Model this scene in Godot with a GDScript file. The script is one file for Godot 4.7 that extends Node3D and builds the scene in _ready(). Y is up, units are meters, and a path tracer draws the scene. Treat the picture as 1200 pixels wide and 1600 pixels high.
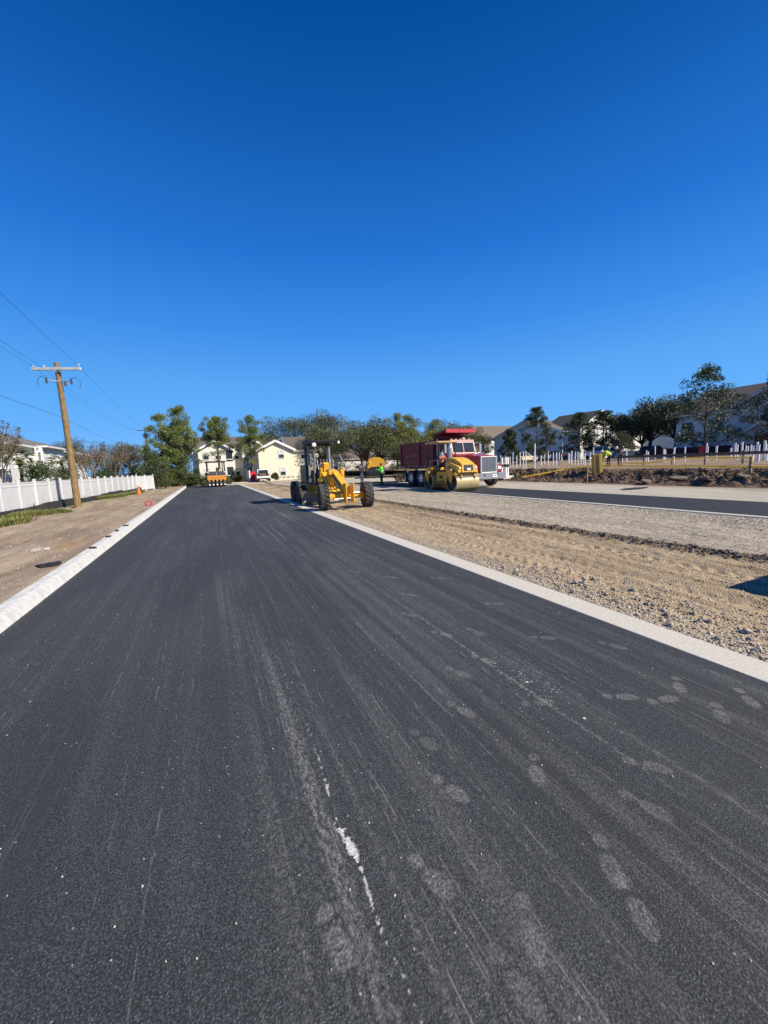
extends Node3D
# New asphalt lane beside a graded building site: motor grader, tandem roller, dump truck, houses and trees behind.

var mats := {}
var cache := {}
var taken := {}
var rng := RandomNumberGenerator.new()

# ---------------------------------------------------------------- mesh collector
class MB:
	var v := PackedVector3Array()
	var n := PackedVector3Array()
	var c := PackedColorArray()
	var col := Color.WHITE
	var tinted := false

	func tri(a: Vector3, b: Vector3, d: Vector3, na: Vector3, nb: Vector3, nd: Vector3) -> void:
		if (d - a).cross(b - a).dot(na + nb + nd) < 0.0:
			v.push_back(a); v.push_back(d); v.push_back(b)
			n.push_back(na); n.push_back(nd); n.push_back(nb)
		else:
			v.push_back(a); v.push_back(b); v.push_back(d)
			n.push_back(na); n.push_back(nb); n.push_back(nd)
		if tinted:
			c.push_back(col); c.push_back(col); c.push_back(col)

	func flat(a: Vector3, b: Vector3, d: Vector3, nn: Vector3) -> void:
		tri(a, b, d, nn, nn, nn)

	func quad(a: Vector3, b: Vector3, d: Vector3, e: Vector3, nn: Vector3) -> void:
		tri(a, b, d, nn, nn, nn)
		tri(a, d, e, nn, nn, nn)

	func box(at: Vector3, size: Vector3, basis := Basis(), bevel := 0.0) -> void:
		var h := size * 0.5
		var b := minf(bevel, minf(h.x, minf(h.y, h.z)) * 0.9)
		var i := h - Vector3(b, b, b)
		for ax in 3:
			var u := (ax + 1) % 3
			var w := (ax + 2) % 3
			for s: float in [-1.0, 1.0]:
				var p := []
				for q: Array in [[-1, -1], [1, -1], [1, 1], [-1, 1]]:
					var t := Vector3()
					t[ax] = s * h[ax]; t[u] = q[0] * i[u]; t[w] = q[1] * i[w]
					p.append(at + basis * t)
				var nn := Vector3(); nn[ax] = s
				nn = (basis * nn).normalized()
				quad(p[0], p[1], p[2], p[3], nn)
			if b > 0.0:
				for su: float in [-1.0, 1.0]:
					for sw: float in [-1.0, 1.0]:
						var p := []
						for q: Array in [[0, -1], [0, 1], [1, 1], [1, -1]]:
							var t := Vector3()
							t[ax] = q[1] * i[ax]
							t[u] = su * (h[u] if q[0] == 0 else i[u])
							t[w] = sw * (i[w] if q[0] == 0 else h[w])
							p.append(at + basis * t)
						var nn := Vector3(); nn[u] = su; nn[w] = sw
						quad(p[0], p[1], p[2], p[3], (basis * nn).normalized())
		if b > 0.0:
			for sx: float in [-1.0, 1.0]:
				for sy: float in [-1.0, 1.0]:
					for sz: float in [-1.0, 1.0]:
						var s := Vector3(sx, sy, sz)
						flat(at + basis * (s * Vector3(h.x, i.y, i.z)), at + basis * (s * Vector3(i.x, h.y, i.z)), at + basis * (s * Vector3(i.x, i.y, h.z)), (basis * s).normalized())

	func cyl(p0: Vector3, p1: Vector3, r0: float, r1: float, seg := 10, caps := true) -> void:
		var ax := (p1 - p0).normalized()
		var u := ax.cross(Vector3.UP if absf(ax.y) < 0.9 else Vector3.RIGHT).normalized()
		var w := ax.cross(u)
		for k in seg:
			var a0 := TAU * k / seg
			var a1 := TAU * (k + 1) / seg
			var d0 := u * cos(a0) + w * sin(a0)
			var d1 := u * cos(a1) + w * sin(a1)
			tri(p0 + d0 * r0, p1 + d0 * r1, p1 + d1 * r1, d0, d0, d1)
			if r0 > 0.0:
				tri(p0 + d0 * r0, p1 + d1 * r1, p0 + d1 * r0, d0, d1, d1)
			if caps:
				flat(p0, p0 + d0 * r0, p0 + d1 * r0, -ax)
				flat(p1, p1 + d0 * r1, p1 + d1 * r1, ax)

	func tube(pts: Array, r0: float, r1: float, seg := 6) -> void:
		var m := pts.size() - 1
		for k in m:
			cyl(pts[k], pts[k + 1], lerpf(r0, r1, float(k) / m), lerpf(r0, r1, float(k + 1) / m), seg, k == 0 or k == m - 1)

	func lathe(prof: Array, at: Vector3, ax: Vector3, seg := 24) -> void:
		var u := ax.cross(Vector3.UP if absf(ax.y) < 0.9 else Vector3.RIGHT).normalized()
		var w := ax.cross(u)
		for j in prof.size() - 1:
			var a: Vector2 = prof[j]
			var b: Vector2 = prof[j + 1]
			var t := (b - a).normalized()
			for k in seg:
				var d0 := u * cos(TAU * k / seg) + w * sin(TAU * k / seg)
				var d1 := u * cos(TAU * (k + 1) / seg) + w * sin(TAU * (k + 1) / seg)
				var n0 := d0 * t.y - ax * t.x
				var n1 := d1 * t.y - ax * t.x
				var q0 := at + d0 * a.x + ax * a.y
				var q1 := at + d1 * a.x + ax * a.y
				var q2 := at + d1 * b.x + ax * b.y
				var q3 := at + d0 * b.x + ax * b.y
				if a.x > 0.0: tri(q0, q1, q2, n0, n1, n1)
				if b.x > 0.0: tri(q0, q2, q3, n0, n1, n0)

	func prism(poly: Array, depth: float, xf: Transform3D) -> void:
		var pk := PackedVector2Array(poly)
		if Geometry2D.is_polygon_clockwise(pk):
			pk.reverse()
		var ids := Geometry2D.triangulate_polygon(pk)
		var h := depth * 0.5
		var nz := xf.basis.z.normalized()
		for k in range(0, ids.size(), 3):
			for s: float in [-1.0, 1.0]:
				var p := []
				for q in 3:
					var t := pk[ids[k + q]]
					p.append(xf * Vector3(t.x, t.y, s * h))
				flat(p[0], p[1], p[2], nz * s)
		for k in pk.size():
			var a := pk[k]
			var b := pk[(k + 1) % pk.size()]
			var e := b - a
			quad(xf * Vector3(a.x, a.y, -h), xf * Vector3(b.x, b.y, -h), xf * Vector3(b.x, b.y, h), xf * Vector3(a.x, a.y, h), (xf.basis * Vector3(e.y, -e.x, 0)).normalized())

	func mesh() -> ArrayMesh:
		var a := []
		a.resize(Mesh.ARRAY_MAX)
		a[Mesh.ARRAY_VERTEX] = v
		a[Mesh.ARRAY_NORMAL] = n
		if tinted: a[Mesh.ARRAY_COLOR] = c
		var m := ArrayMesh.new()
		m.add_surface_from_arrays(Mesh.PRIMITIVE_TRIANGLES, a)
		return m

# ---------------------------------------------------------------- nodes
func numbered(called: String) -> String:
	if not taken.has(called):
		taken[called] = 0
		return called
	taken[called] += 1
	return "%s_%03d" % [called, taken[called]]

func meta(o: Node, label: String, category: String, group := "", kind := "") -> void:
	o.set_meta("label", label)
	o.set_meta("category", category)
	if group: o.set_meta("group", group)
	if kind: o.set_meta("kind", kind)

func thing(called: String, label: String, category: String, at := Vector3.ZERO, turn := 0.0, group := "") -> Node3D:
	var o := Node3D.new()
	o.name = numbered(called)
	add_child(o)
	o.position = at
	o.rotation.y = turn
	meta(o, label, category, group)
	return o

func part(mb, called: String, m: Material, parent: Node, at := Vector3.ZERO) -> MeshInstance3D:
	var o := MeshInstance3D.new()
	o.mesh = mb.mesh() if mb is MB else mb
	o.material_override = m
	o.position = at
	if parent == self:
		o.name = numbered(called)
		add_child(o)
	else:
		o.name = called
		parent.add_child(o, true)
	return o

func solo(mb, called: String, m: Material, label: String, category: String, at := Vector3.ZERO, group := "", kind := "") -> MeshInstance3D:
	var o := part(mb, called, m, self, at)
	meta(o, label, category, group, kind)
	return o

func copy(src: Node3D, label: String, at: Vector3, turn := 0.0, size := Vector3.ONE) -> Node3D:
	var base: String = str(src.name)
	if base.substr(base.length() - 4, 1) == "_" and base.right(3).is_valid_int(): base = base.substr(0, base.length() - 4)
	var r := src.duplicate()
	r.name = numbered(base)
	add_child(r)
	r.position = at
	r.rotation = Vector3(0, turn, 0)
	r.scale = size
	r.set_meta("label", label)
	return r

func boxpart(parent: Node, called: String, m: Material, at: Vector3, size: Vector3, bevel := 0.0, basis := Basis()) -> MeshInstance3D:
	var b := MB.new()
	b.box(at, size, basis, bevel)
	return part(b, called, m, parent)

func scatter(called: String, meshes: Array, m: Material, xf: Array, cols: Array, label: String, category: String) -> void:
	# xf: transforms, spread over the given mesh variants; one object, its variants below it
	var top := Node3D.new()
	top.name = numbered(called)
	add_child(top)
	meta(top, label, category, "", "stuff")
	for k in meshes.size():
		var mine := []
		var mc := []
		for i in range(k, xf.size(), meshes.size()):
			mine.append(xf[i]); mc.append(cols[i])
		if mine.is_empty(): continue
		var mm := MultiMesh.new()
		mm.transform_format = MultiMesh.TRANSFORM_3D
		mm.use_colors = true
		mm.mesh = meshes[k]
		mm.instance_count = mine.size()
		for i in mine.size():
			mm.set_instance_transform(i, mine[i])
			mm.set_instance_color(i, mc[i])
		var o := MultiMeshInstance3D.new()
		o.multimesh = mm
		o.material_override = m
		o.name = "grains" if called != "grass" else "blades"
		o.set_meta("kind", "stuff")
		top.add_child(o, true)

# ---------------------------------------------------------------- materials
func lin(r: float, g: float, b: float) -> Color:
	return Color(r, g, b).linear_to_srgb()

func noise_tex(freq: float, lo: float, hi: float, seed_: int, size := 512, type := FastNoiseLite.TYPE_SIMPLEX_SMOOTH, oct := 4) -> ImageTexture:
	var f := FastNoiseLite.new()
	f.noise_type = type
	f.frequency = freq
	f.seed = seed_
	f.fractal_octaves = oct
	var im := f.get_seamless_image(size, size)
	im.convert(Image.FORMAT_L8)
	var d := im.get_data()
	for i in d.size():
		d[i] = int(255.0 * clampf(lo + (hi - lo) * d[i] / 255.0, 0.0, 1.0))
	return ImageTexture.create_from_image(Image.create_from_data(size, size, false, Image.FORMAT_L8, d))

func mat(key: String, c: Color, rough := 0.6, metal := 0.0, worn := 0.0) -> StandardMaterial3D:
	if mats.has(key): return mats[key]
	var m := StandardMaterial3D.new()
	m.resource_name = key
	m.albedo_color = c
	m.roughness = rough
	m.metallic = metal
	if worn > 0.0:
		m.albedo_texture = cache["grime%d" % int(worn)]
		m.uv1_triplanar = true
		m.uv1_scale = Vector3(0.45, 0.45, 0.45)
	mats[key] = m
	return m

func vmat(key: String, rough := 0.8) -> StandardMaterial3D:
	var m := mat(key, Color.WHITE, rough)
	m.vertex_color_use_as_albedo = true
	return m

# ---------------------------------------------------------------- bodies as one surface
func surface_net(bones: Array, cell: float, k: float, mb: MB, xf := Transform3D()) -> void:
	# bones: [a, b, ra, rb, colour]; tapered capsules joined smoothly, meshed as surface nets
	var lo := Vector3(1e9, 1e9, 1e9)
	var hi := -lo
	for q in bones:
		var r: float = maxf(q[2], q[3]) + cell * 3.0
		for e in 2:
			lo = lo.min(q[e] - Vector3(r, r, r)); hi = hi.max(q[e] + Vector3(r, r, r))
	var nx := int((hi.x - lo.x) / cell) + 2
	var ny := int((hi.y - lo.y) / cell) + 2
	var nz := int((hi.z - lo.z) / cell) + 2
	var f := PackedFloat32Array(); f.resize(nx * ny * nz); f.fill(9.0)
	var best := PackedFloat32Array(); best.resize(nx * ny * nz); best.fill(9.0)
	var who := PackedByteArray(); who.resize(nx * ny * nz)
	for bi in bones.size():
		var q: Array = bones[bi]
		var a: Vector3 = q[0]
		var ab: Vector3 = q[1] - a
		var l2 := maxf(ab.length_squared(), 1e-9)
		var ra: float = q[2]
		var rb: float = q[3]
		var r := maxf(ra, rb) + k + cell * 2.0
		var p0 := ((a.min(q[1]) - Vector3(r, r, r) - lo) / cell).floor()
		var p1 := ((a.max(q[1]) + Vector3(r, r, r) - lo) / cell).ceil()
		for z in range(maxi(0, int(p0.z)), mini(nz, int(p1.z) + 1)):
			for y in range(maxi(0, int(p0.y)), mini(ny, int(p1.y) + 1)):
				for x in range(maxi(0, int(p0.x)), mini(nx, int(p1.x) + 1)):
					var pa := lo + Vector3(x, y, z) * cell - a
					var t := clampf(pa.dot(ab) / l2, 0.0, 1.0)
					var d := (pa - ab * t).length() - (ra + (rb - ra) * t)
					var i := (z * ny + y) * nx + x
					if d < best[i]:
						best[i] = d; who[i] = bi
					var h := clampf(0.5 + 0.5 * (f[i] - d) / k, 0.0, 1.0)
					f[i] = f[i] + (d - f[i]) * h - k * h * (1.0 - h) if f[i] < 8.0 else d
	var at := {}
	var offs := [0, 1, nx, nx + 1, nx * ny, nx * ny + 1, nx * ny + nx, nx * ny + nx + 1]
	for z in nz - 1:
		for y in ny - 1:
			var row := (z * ny + y) * nx
			for x in nx - 1:
				var i := row + x
				if f[i] > cell * 2.5 or f[i] < -cell * 2.5: continue
				var inside := 0
				for o: int in offs:
					if f[i + o] < 0.0: inside += 1
				if inside == 0 or inside == 8: continue
				var s := Vector3()
				var cnt := 0
				for e: Array in [[0, 1], [2, 3], [4, 5], [6, 7], [0, 2], [1, 3], [4, 6], [5, 7], [0, 4], [1, 5], [2, 6], [3, 7]]:
					var fa := f[i + offs[e[0]]]
					var fb := f[i + offs[e[1]]]
					if (fa < 0.0) != (fb < 0.0):
						var t := fa / (fa - fb)
						var ca := Vector3(e[0] & 1, (e[0] >> 1) & 1, e[0] >> 2)
						var cb := Vector3(e[1] & 1, (e[1] >> 1) & 1, e[1] >> 2)
						s += ca.lerp(cb, t); cnt += 1
				var g := Vector3(f[i + 1] - f[i], f[i + nx] - f[i], f[i + nx * ny] - f[i]).normalized()
				at[i] = [xf * (lo + (Vector3(x, y, z) + s / cnt) * cell), (xf.basis * g).normalized(), bones[who[i]][4]]
	var steps := [1, nx, nx * ny]
	for i: int in at:
		for ax in 3:
			var j: int = i + steps[ax]
			if (f[i] < 0.0) == (f[j] < 0.0): continue
			var u: int = steps[(ax + 1) % 3]
			var w: int = steps[(ax + 2) % 3]
			if not (at.has(i - u) and at.has(i - w) and at.has(i - u - w)): continue
			var q := [at[i], at[i - u], at[i - u - w], at[i - w]]
			mb.col = q[0][2]
			mb.tri(q[0][0], q[1][0], q[2][0], q[0][1], q[1][1], q[2][1])
			mb.tri(q[0][0], q[2][0], q[3][0], q[0][1], q[2][1], q[3][1])

func person(called: String, label: String, at: Vector3, turn: float, pose: Dictionary, look: Dictionary) -> Node3D:
	# joints in metres, facing +z, origin on the ground between the feet
	var j := {"hip": Vector3(0, 0.95, 0), "waist": Vector3(0, 1.12, 0), "chest": Vector3(0, 1.33, 0.01), "neck": Vector3(0, 1.5, 0), "head": Vector3(0, 1.64, 0.02),
		"shl": Vector3(-0.19, 1.43, 0), "ell": Vector3(-0.26, 1.15, 0.0), "wrl": Vector3(-0.25, 0.9, 0.08), "shr": Vector3(0.19, 1.43, 0), "elr": Vector3(0.26, 1.15, 0.0), "wrr": Vector3(0.25, 0.9, 0.08),
		"hpl": Vector3(-0.1, 0.92, 0), "knl": Vector3(-0.12, 0.5, 0.03), "anl": Vector3(-0.13, 0.09, -0.02), "hpr": Vector3(0.1, 0.92, 0), "knr": Vector3(0.12, 0.5, 0.03), "anr": Vector3(0.13, 0.09, -0.02)}
	j.merge(pose, true)
	var sk: Color = look.skin
	var sh: Color = look.shirt
	var tr: Color = look.trousers
	var bo: Color = look.boots
	var bones := [[j.hip, j.waist, 0.15, 0.14, tr], [j.waist, j.chest, 0.145, 0.155, sh], [j.chest + Vector3(-0.07, 0, 0), j.chest + Vector3(0.07, 0, 0), 0.14, 0.14, sh], [j.shl, j.shr, 0.075, 0.075, sh], [j.chest, j.neck, 0.09, 0.06, sh], [j.neck, j.head, 0.055, 0.055, sk]]
	for s: String in ["l", "r"]:
		var foot: Vector3 = j.get("toe" + s, j["an" + s] + Vector3(0, -0.05, 0.17))
		bones.append_array([[j["sh" + s], j["el" + s], 0.062, 0.05, sh], [j["el" + s], j["wr" + s], 0.047, 0.034, look.get("sleeve", sh)], [j["hp" + s], j["kn" + s], 0.098, 0.066, tr], [j["kn" + s], j["an" + s], 0.062, 0.045, tr], [j["an" + s] + Vector3(0, -0.03, -0.03), foot, 0.048, 0.04, bo]])
	var mb := MB.new()
	mb.tinted = true
	surface_net(bones, 0.02, 0.03, mb)
	# hands: palm and five unequal curled fingers
	for s: String in ["l", "r"]:
		var sg := -1.0 if s == "l" else 1.0
		var dir: Vector3 = (j["wr" + s] - j["el" + s]).normalized()
		var side := dir.cross(Vector3(0, 0, 1)).normalized() if absf(dir.z) < 0.9 else Vector3(1, 0, 0)
		var xf := Transform3D(Basis(side, dir, side.cross(dir)), j["wr" + s])
		var hb := [[Vector3(0, -0.02, 0), Vector3(0, 0.07, 0), 0.024, 0.026, sk], [Vector3(-0.022, 0.03, 0), Vector3(-0.026, 0.075, 0), 0.015, 0.013, sk], [Vector3(0.022, 0.03, 0), Vector3(0.026, 0.075, 0), 0.015, 0.013, sk]]
		for fi in 4:
			var fx := -0.031 + 0.0205 * fi
			var fl: float = [0.028, 0.036, 0.04, 0.035][fi]
			var p0 := Vector3(fx, 0.08, 0)
			var p1 := p0 + Vector3(fx * 0.1, fl, 0.012)
			var p2 := p1 + Vector3(0, fl * 0.45, 0.026)
			hb.append([p0, p1, 0.0088, 0.008, sk]); hb.append([p1, p2, 0.008, 0.007, sk])
		hb.append([Vector3(0.03 * sg, 0.025, 0.004), Vector3(0.055 * sg, 0.055, 0.02), 0.012, 0.0095, sk])
		hb.append([Vector3(0.055 * sg, 0.055, 0.02), Vector3(0.05 * sg, 0.085, 0.034), 0.0095, 0.008, sk])
		surface_net(hb, 0.0055, 0.006, mb, xf)
	# head with face; tilt from "gaze"
	var gz: Vector3 = j.get("gaze", Vector3(0, 0, 1)).normalized()
	var rx := Vector3.UP.cross(gz).normalized() if absf(gz.y) < 0.95 else Vector3.RIGHT
	var hx := Transform3D(Basis(rx, gz.cross(rx), gz), j.head)
	var lips := Color(sk.r * 0.75, sk.g * 0.5, sk.b * 0.5)
	var eye := Color(0.03, 0.025, 0.02)
	surface_net([[Vector3(0, 0.05, -0.02), Vector3(0, 0.045, 0.012), 0.088, 0.082, sk], [Vector3(0, -0.02, 0.025), Vector3(0, -0.065, 0.048), 0.066, 0.04, sk], [Vector3(0, 0.02, 0.095), Vector3(0, -0.018, 0.112), 0.011, 0.015, sk], [Vector3(-0.02, -0.048, 0.083), Vector3(0.02, -0.048, 0.083), 0.009, 0.009, lips],
		[Vector3(-0.032, 0.018, 0.08), Vector3(-0.03, 0.018, 0.082), 0.011, 0.011, eye], [Vector3(0.032, 0.018, 0.08), Vector3(0.03, 0.018, 0.082), 0.011, 0.011, eye], [Vector3(-0.088, 0.02, -0.012), Vector3(-0.084, -0.02, -0.006), 0.016, 0.01, sk], [Vector3(0.088, 0.02, -0.012), Vector3(0.084, -0.02, -0.006), 0.016, 0.01, sk],
		[Vector3(0, 0.075, -0.04), Vector3(0, 0.0, -0.07), 0.082, 0.05, look.hair], [Vector3(0, -0.1, 0.0), Vector3(0, -0.04, 0.0), 0.052, 0.058, sk]], 0.009, 0.012, mb, hx)
	var t := thing(called, label, "person", at, turn)
	part(mb, "body", vmat("cloth", 0.85), t)
	var hat := MB.new()
	var hu := hx.basis.y
	var hc := hx * Vector3(0, 0.075, -0.008)
	hat.lathe([Vector2(0.108, 0.0), Vector2(0.108, 0.03), Vector2(0.09, 0.075), Vector2(0.05, 0.102), Vector2(0.0, 0.11)], hc, hu, 14)
	var brim := hx.basis
	hat.box(hx * Vector3(0, 0.082, 0.115), Vector3(0.15, 0.012, 0.1), brim, 0.004)
	part(hat, "hat", mat("hat_" + str(look.hat), look.hat, 0.6), t)
	if look.has("vest"):
		var vb := MB.new()
		vb.tinted = true
		vb.col = look.vest
		surface_net([[j.waist + (j.hip - j.waist) * 0.3, j.chest, 0.163, 0.173, look.vest], [j.chest + Vector3(-0.07, 0, 0), j.chest + Vector3(0.07, 0, 0), 0.157, 0.157, look.vest], [j.shl.lerp(j.shr, 0.15), j.shl.lerp(j.shr, 0.85), 0.088, 0.088, look.vest]], 0.02, 0.03, vb)
		var vest := part(vb, "safety_vest", vmat("vest_cloth", 0.7), t)
		var st := MB.new()
		var up: Vector3 = (j.chest - j.waist).normalized()
		st.lathe([Vector2(0.178, 0.0), Vector2(0.18, 0.05)], j.waist + up * 0.03, up, 18)
		part(st, "reflective_band", mat("reflective", lin(0.55, 0.56, 0.55), 0.35), vest)
	return t

# ---------------------------------------------------------------- machines
func wheel(parent: Node, at: Vector3, R: float, W: float, rr: float, rim: Material, lugs := 0, called := "wheel", steer := 0.0) -> Node3D:
	var key := "%s%s%s%d" % [R, W, rr, lugs]
	if not cache.has(key):
		var t := MB.new()
		var ro := R - (0.035 if lugs else 0.0)
		t.lathe([Vector2(rr, -W * 0.4), Vector2(R * 0.78, -W * 0.5), Vector2(ro * 0.93, -W * 0.5), Vector2(ro, -W * 0.4), Vector2(ro, W * 0.4), Vector2(ro * 0.93, W * 0.5), Vector2(R * 0.78, W * 0.5), Vector2(rr, W * 0.4)], Vector3.ZERO, Vector3.RIGHT, 30)
		for k in lugs:
			for s: float in [-1.0, 1.0]:
				var a := TAU * (k + (0.25 if s > 0 else -0.25)) / lugs
				var b := Basis(Vector3.RIGHT, a) * Basis(Vector3.UP, s * 0.55)
				t.box(Basis(Vector3.RIGHT, a) * Vector3(s * W * 0.25, ro + 0.008, 0), Vector3(W * 0.54, 0.055, 0.062), b, 0.012)
				t.box(Basis(Vector3.RIGHT, a + s * 0.0) * Vector3(s * W * 0.485, ro * 0.95, -0.085), Vector3(0.035, 0.07, 0.06), Basis(Vector3.RIGHT, a), 0.01)
		if not lugs:
			for k in 4:
				t.lathe([Vector2(ro + 0.006, W * (-0.36 + 0.19 * k)), Vector2(ro + 0.006, W * (-0.36 + 0.19 * k + 0.14))], Vector3.ZERO, Vector3.RIGHT, 30)
		cache[key] = t.mesh()
		var r := MB.new()
		r.lathe([Vector2(rr * 1.03, W * 0.41), Vector2(rr * 0.95, W * 0.42), Vector2(rr * 0.86, W * 0.16), Vector2(rr * 0.42, W * 0.1), Vector2(rr * 0.36, W * 0.3), Vector2(rr * 0.2, W * 0.34), Vector2(0, W * 0.34)], Vector3.ZERO, Vector3.RIGHT, 20)
		r.lathe([Vector2(0, -W * 0.2), Vector2(rr * 0.4, -W * 0.2), Vector2(rr * 0.86, -W * 0.16), Vector2(rr * 0.95, -W * 0.42), Vector2(rr * 1.03, -W * 0.41), Vector2(rr * 1.03, W * 0.41)], Vector3.ZERO, Vector3.RIGHT, 20)
		for k in 8:
			var d := Vector3(0, cos(TAU * k / 8), sin(TAU * k / 8)) * rr * 0.55
			r.cyl(d + Vector3(W * 0.1, 0, 0), d + Vector3(W * 0.17, 0, 0), 0.018, 0.018, 6)
		cache[key + "r"] = r.mesh()
	var o := Node3D.new()
	o.name = called
	parent.add_child(o, true)
	o.position = at
	o.rotation.y = steer + (PI if at.x < 0 else 0.0)
	part(cache[key], "tyre", mat("tyre", lin(0.085, 0.085, 0.083), 0.9, 0.0, 2), o)
	part(cache[key + "r"], "rim", rim, o)
	return o

func rod(parent: Node, called: String, m: Material, pts: Array, r: float, seg := 7) -> MeshInstance3D:
	var b := MB.new()
	b.tube(pts, r, r, seg)
	return part(b, called, m, parent)

func side_prism(parent: Node, called: String, m: Material, zy: Array, width: float, x := 0.0) -> MeshInstance3D:
	# outline in (z, y), extruded across x
	var b := MB.new()
	b.prism(zy, width, Transform3D(Basis(Vector3(0, 0, 1), Vector3(0, 1, 0), Vector3(1, 0, 0)), Vector3(x, 0, 0)))
	return part(b, called, m, parent)

func lamp_head(parent: Node, at: Vector3, dir: Vector3, r: float, called := "work_light") -> void:
	var b := MB.new()
	b.lathe([Vector2(0, -0.05), Vector2(r * 0.8, -0.05), Vector2(r, 0.0), Vector2(r, 0.02)], at, dir, 12)
	var h := part(b, called, mat("black", lin(0.02, 0.02, 0.022), 0.5), parent)
	var l := MB.new()
	l.lathe([Vector2(r * 0.95, 0.021), Vector2(r * 0.5, 0.04), Vector2(0, 0.045)], at, dir, 12)
	part(l, "lens", mat("lamp_lens", lin(0.85, 0.86, 0.85), 0.15), h)

func grader(at: Vector3, turn: float) -> void:
	var t := thing("motor_grader", "yellow motor grader with black open canopy on the dirt beside the asphalt edge", "motor grader", at, turn)
	var y := mat("grader_yellow", lin(0.84, 0.44, 0.03), 0.4, 0.0, 1)
	var bl := mat("black", lin(0.02, 0.02, 0.022), 0.5)
	var gr := mat("post_grey", lin(0.2, 0.23, 0.25), 0.5, 0.2)
	var st := mat("steel", lin(0.33, 0.33, 0.33), 0.35, 0.7, 1)
	var du := mat("blade_steel", lin(0.19, 0.19, 0.18), 0.45, 0.5, 1)
	var rim := mat("rim_orange", lin(0.38, 0.15, 0.02), 0.55, 0.0, 2)
	for s: float in [-1.0, 1.0]:
		wheel(t, Vector3(0.9 * s, 0.51, 2.55), 0.51, 0.34, 0.27, rim, 19, "front_wheel", -0.13)
		wheel(t, Vector3(0.88 * s, 0.51, -1.45), 0.51, 0.34, 0.27, rim, 19, "rear_wheel")
		wheel(t, Vector3(0.88 * s, 0.51, -2.65), 0.51, 0.34, 0.27, rim, 19, "rear_wheel")
		boxpart(t, "tandem_case", y, Vector3(0.6 * s, 0.52, -2.05), Vector3(0.16, 0.3, 1.7), 0.05)
	boxpart(t, "rear_frame", y, Vector3(0, 0.72, -1.7), Vector3(0.75, 0.34, 3.6), 0.03)
	var hood := boxpart(t, "engine_hood", mat("hood_olive", lin(0.36, 0.27, 0.09), 0.5, 0.0, 1), Vector3(0, 1.36, -2.55), Vector3(0.84, 0.92, 1.7), 0.07)
	for k in 5:
		boxpart(hood, "louvre", bl, Vector3(-0.424, 1.15 + 0.1 * k, -2.6), Vector3(0.012, 0.04, 1.1))
	rod(hood, "exhaust_stack", st, [Vector3(0.25, 1.8, -2.9), Vector3(0.25, 2.45, -2.9), Vector3(0.25, 2.55, -3.0)], 0.055, 8)
	boxpart(hood, "radiator_guard", bl, Vector3(0, 1.3, -3.42), Vector3(0.8, 0.7, 0.05), 0.01)
	boxpart(t, "cab_floor", bl, Vector3(0, 0.93, -0.7), Vector3(1.2, 0.07, 1.9), 0.01)
	boxpart(t, "step_board", y, Vector3(-0.55, 0.6, 0.0), Vector3(0.22, 0.06, 0.8), 0.01)
	boxpart(t, "step_board", y, Vector3(0.55, 0.6, 0.0), Vector3(0.22, 0.06, 0.8), 0.01)
	for s: float in [-1.0, 1.0]:
		boxpart(t, "canopy_post", bl, Vector3(0.52 * s, 1.86, -1.5), Vector3(0.1, 1.8, 0.12), 0.015)
		boxpart(t, "canopy_post", gr, Vector3(0.5 * s, 1.86, -1.05), Vector3(0.1, 1.8, 0.11), 0.015)
		rod(t, "handrail", st, [Vector3(0.56 * s, 0.98, 0.05), Vector3(0.56 * s, 1.85, 0.05), Vector3(0.54 * s, 1.9, -1.0)], 0.02, 6)
	var roof := MB.new()
	roof.prism([Vector2(-1.15, 2.76), Vector2(0.56, 2.76), Vector2(0.6, 2.8), Vector2(0.5, 2.87), Vector2(-1.05, 2.9), Vector2(-1.15, 2.86)], 1.26, Transform3D(Basis(Vector3(0, 0, 1), Vector3(0, 1, 0), Vector3(1, 0, 0)), Vector3(0, 0, -0.55)))
	var rp := part(roof, "canopy_roof", bl, t)
	boxpart(rp, "roof_beam", bl, Vector3(0, 2.71, -1.27), Vector3(1.12, 0.1, 0.6), 0.01)
	lamp_head(t, Vector3(-0.48, 2.66, 0.0), Vector3(-0.1, -0.1, 1).normalized(), 0.1)
	lamp_head(t, Vector3(0.66, 2.76, -0.05), Vector3(0.3, -0.1, 0.9).normalized(), 0.07)
	var seat := boxpart(t, "seat", bl, Vector3(0, 1.2, -1.05), Vector3(0.5, 0.14, 0.5), 0.04)
	boxpart(seat, "backrest", bl, Vector3(0, 1.58, -1.3), Vector3(0.48, 0.65, 0.12), 0.04)
	var con := boxpart(t, "control_console", y, Vector3(0.0, 1.64, -0.05), Vector3(0.28, 0.46, 0.22), 0.04, Basis(Vector3.RIGHT, 0.2))
	for k in 6:
		rod(con, "control_lever", st, [Vector3(-0.3 + 0.14 * k, 1.55, -0.1), Vector3(-0.32 + 0.15 * k, 2.0, -0.25)], 0.012, 5)
	var sw := MB.new()
	sw.lathe([Vector2(0.2, -0.015), Vector2(0.215, 0.0), Vector2(0.2, 0.015), Vector2(0.185, 0.0), Vector2(0.2, -0.015)], Vector3(0.0, 1.92, -0.25), Vector3(0, 0.8, -0.6).normalized(), 18)
	part(sw, "steering_wheel", bl, con)
	side_prism(t, "goose_neck", y, [Vector2(-0.5, 0.85), Vector2(-0.1, 1.3), Vector2(0.5, 1.56), Vector2(1.1, 1.54), Vector2(1.5, 1.4), Vector2(2.5, 0.96), Vector2(2.75, 0.88), Vector2(2.78, 0.58), Vector2(2.45, 0.6), Vector2(1.4, 1.1), Vector2(1.0, 1.16), Vector2(0.55, 0.8)], 0.24)
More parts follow.
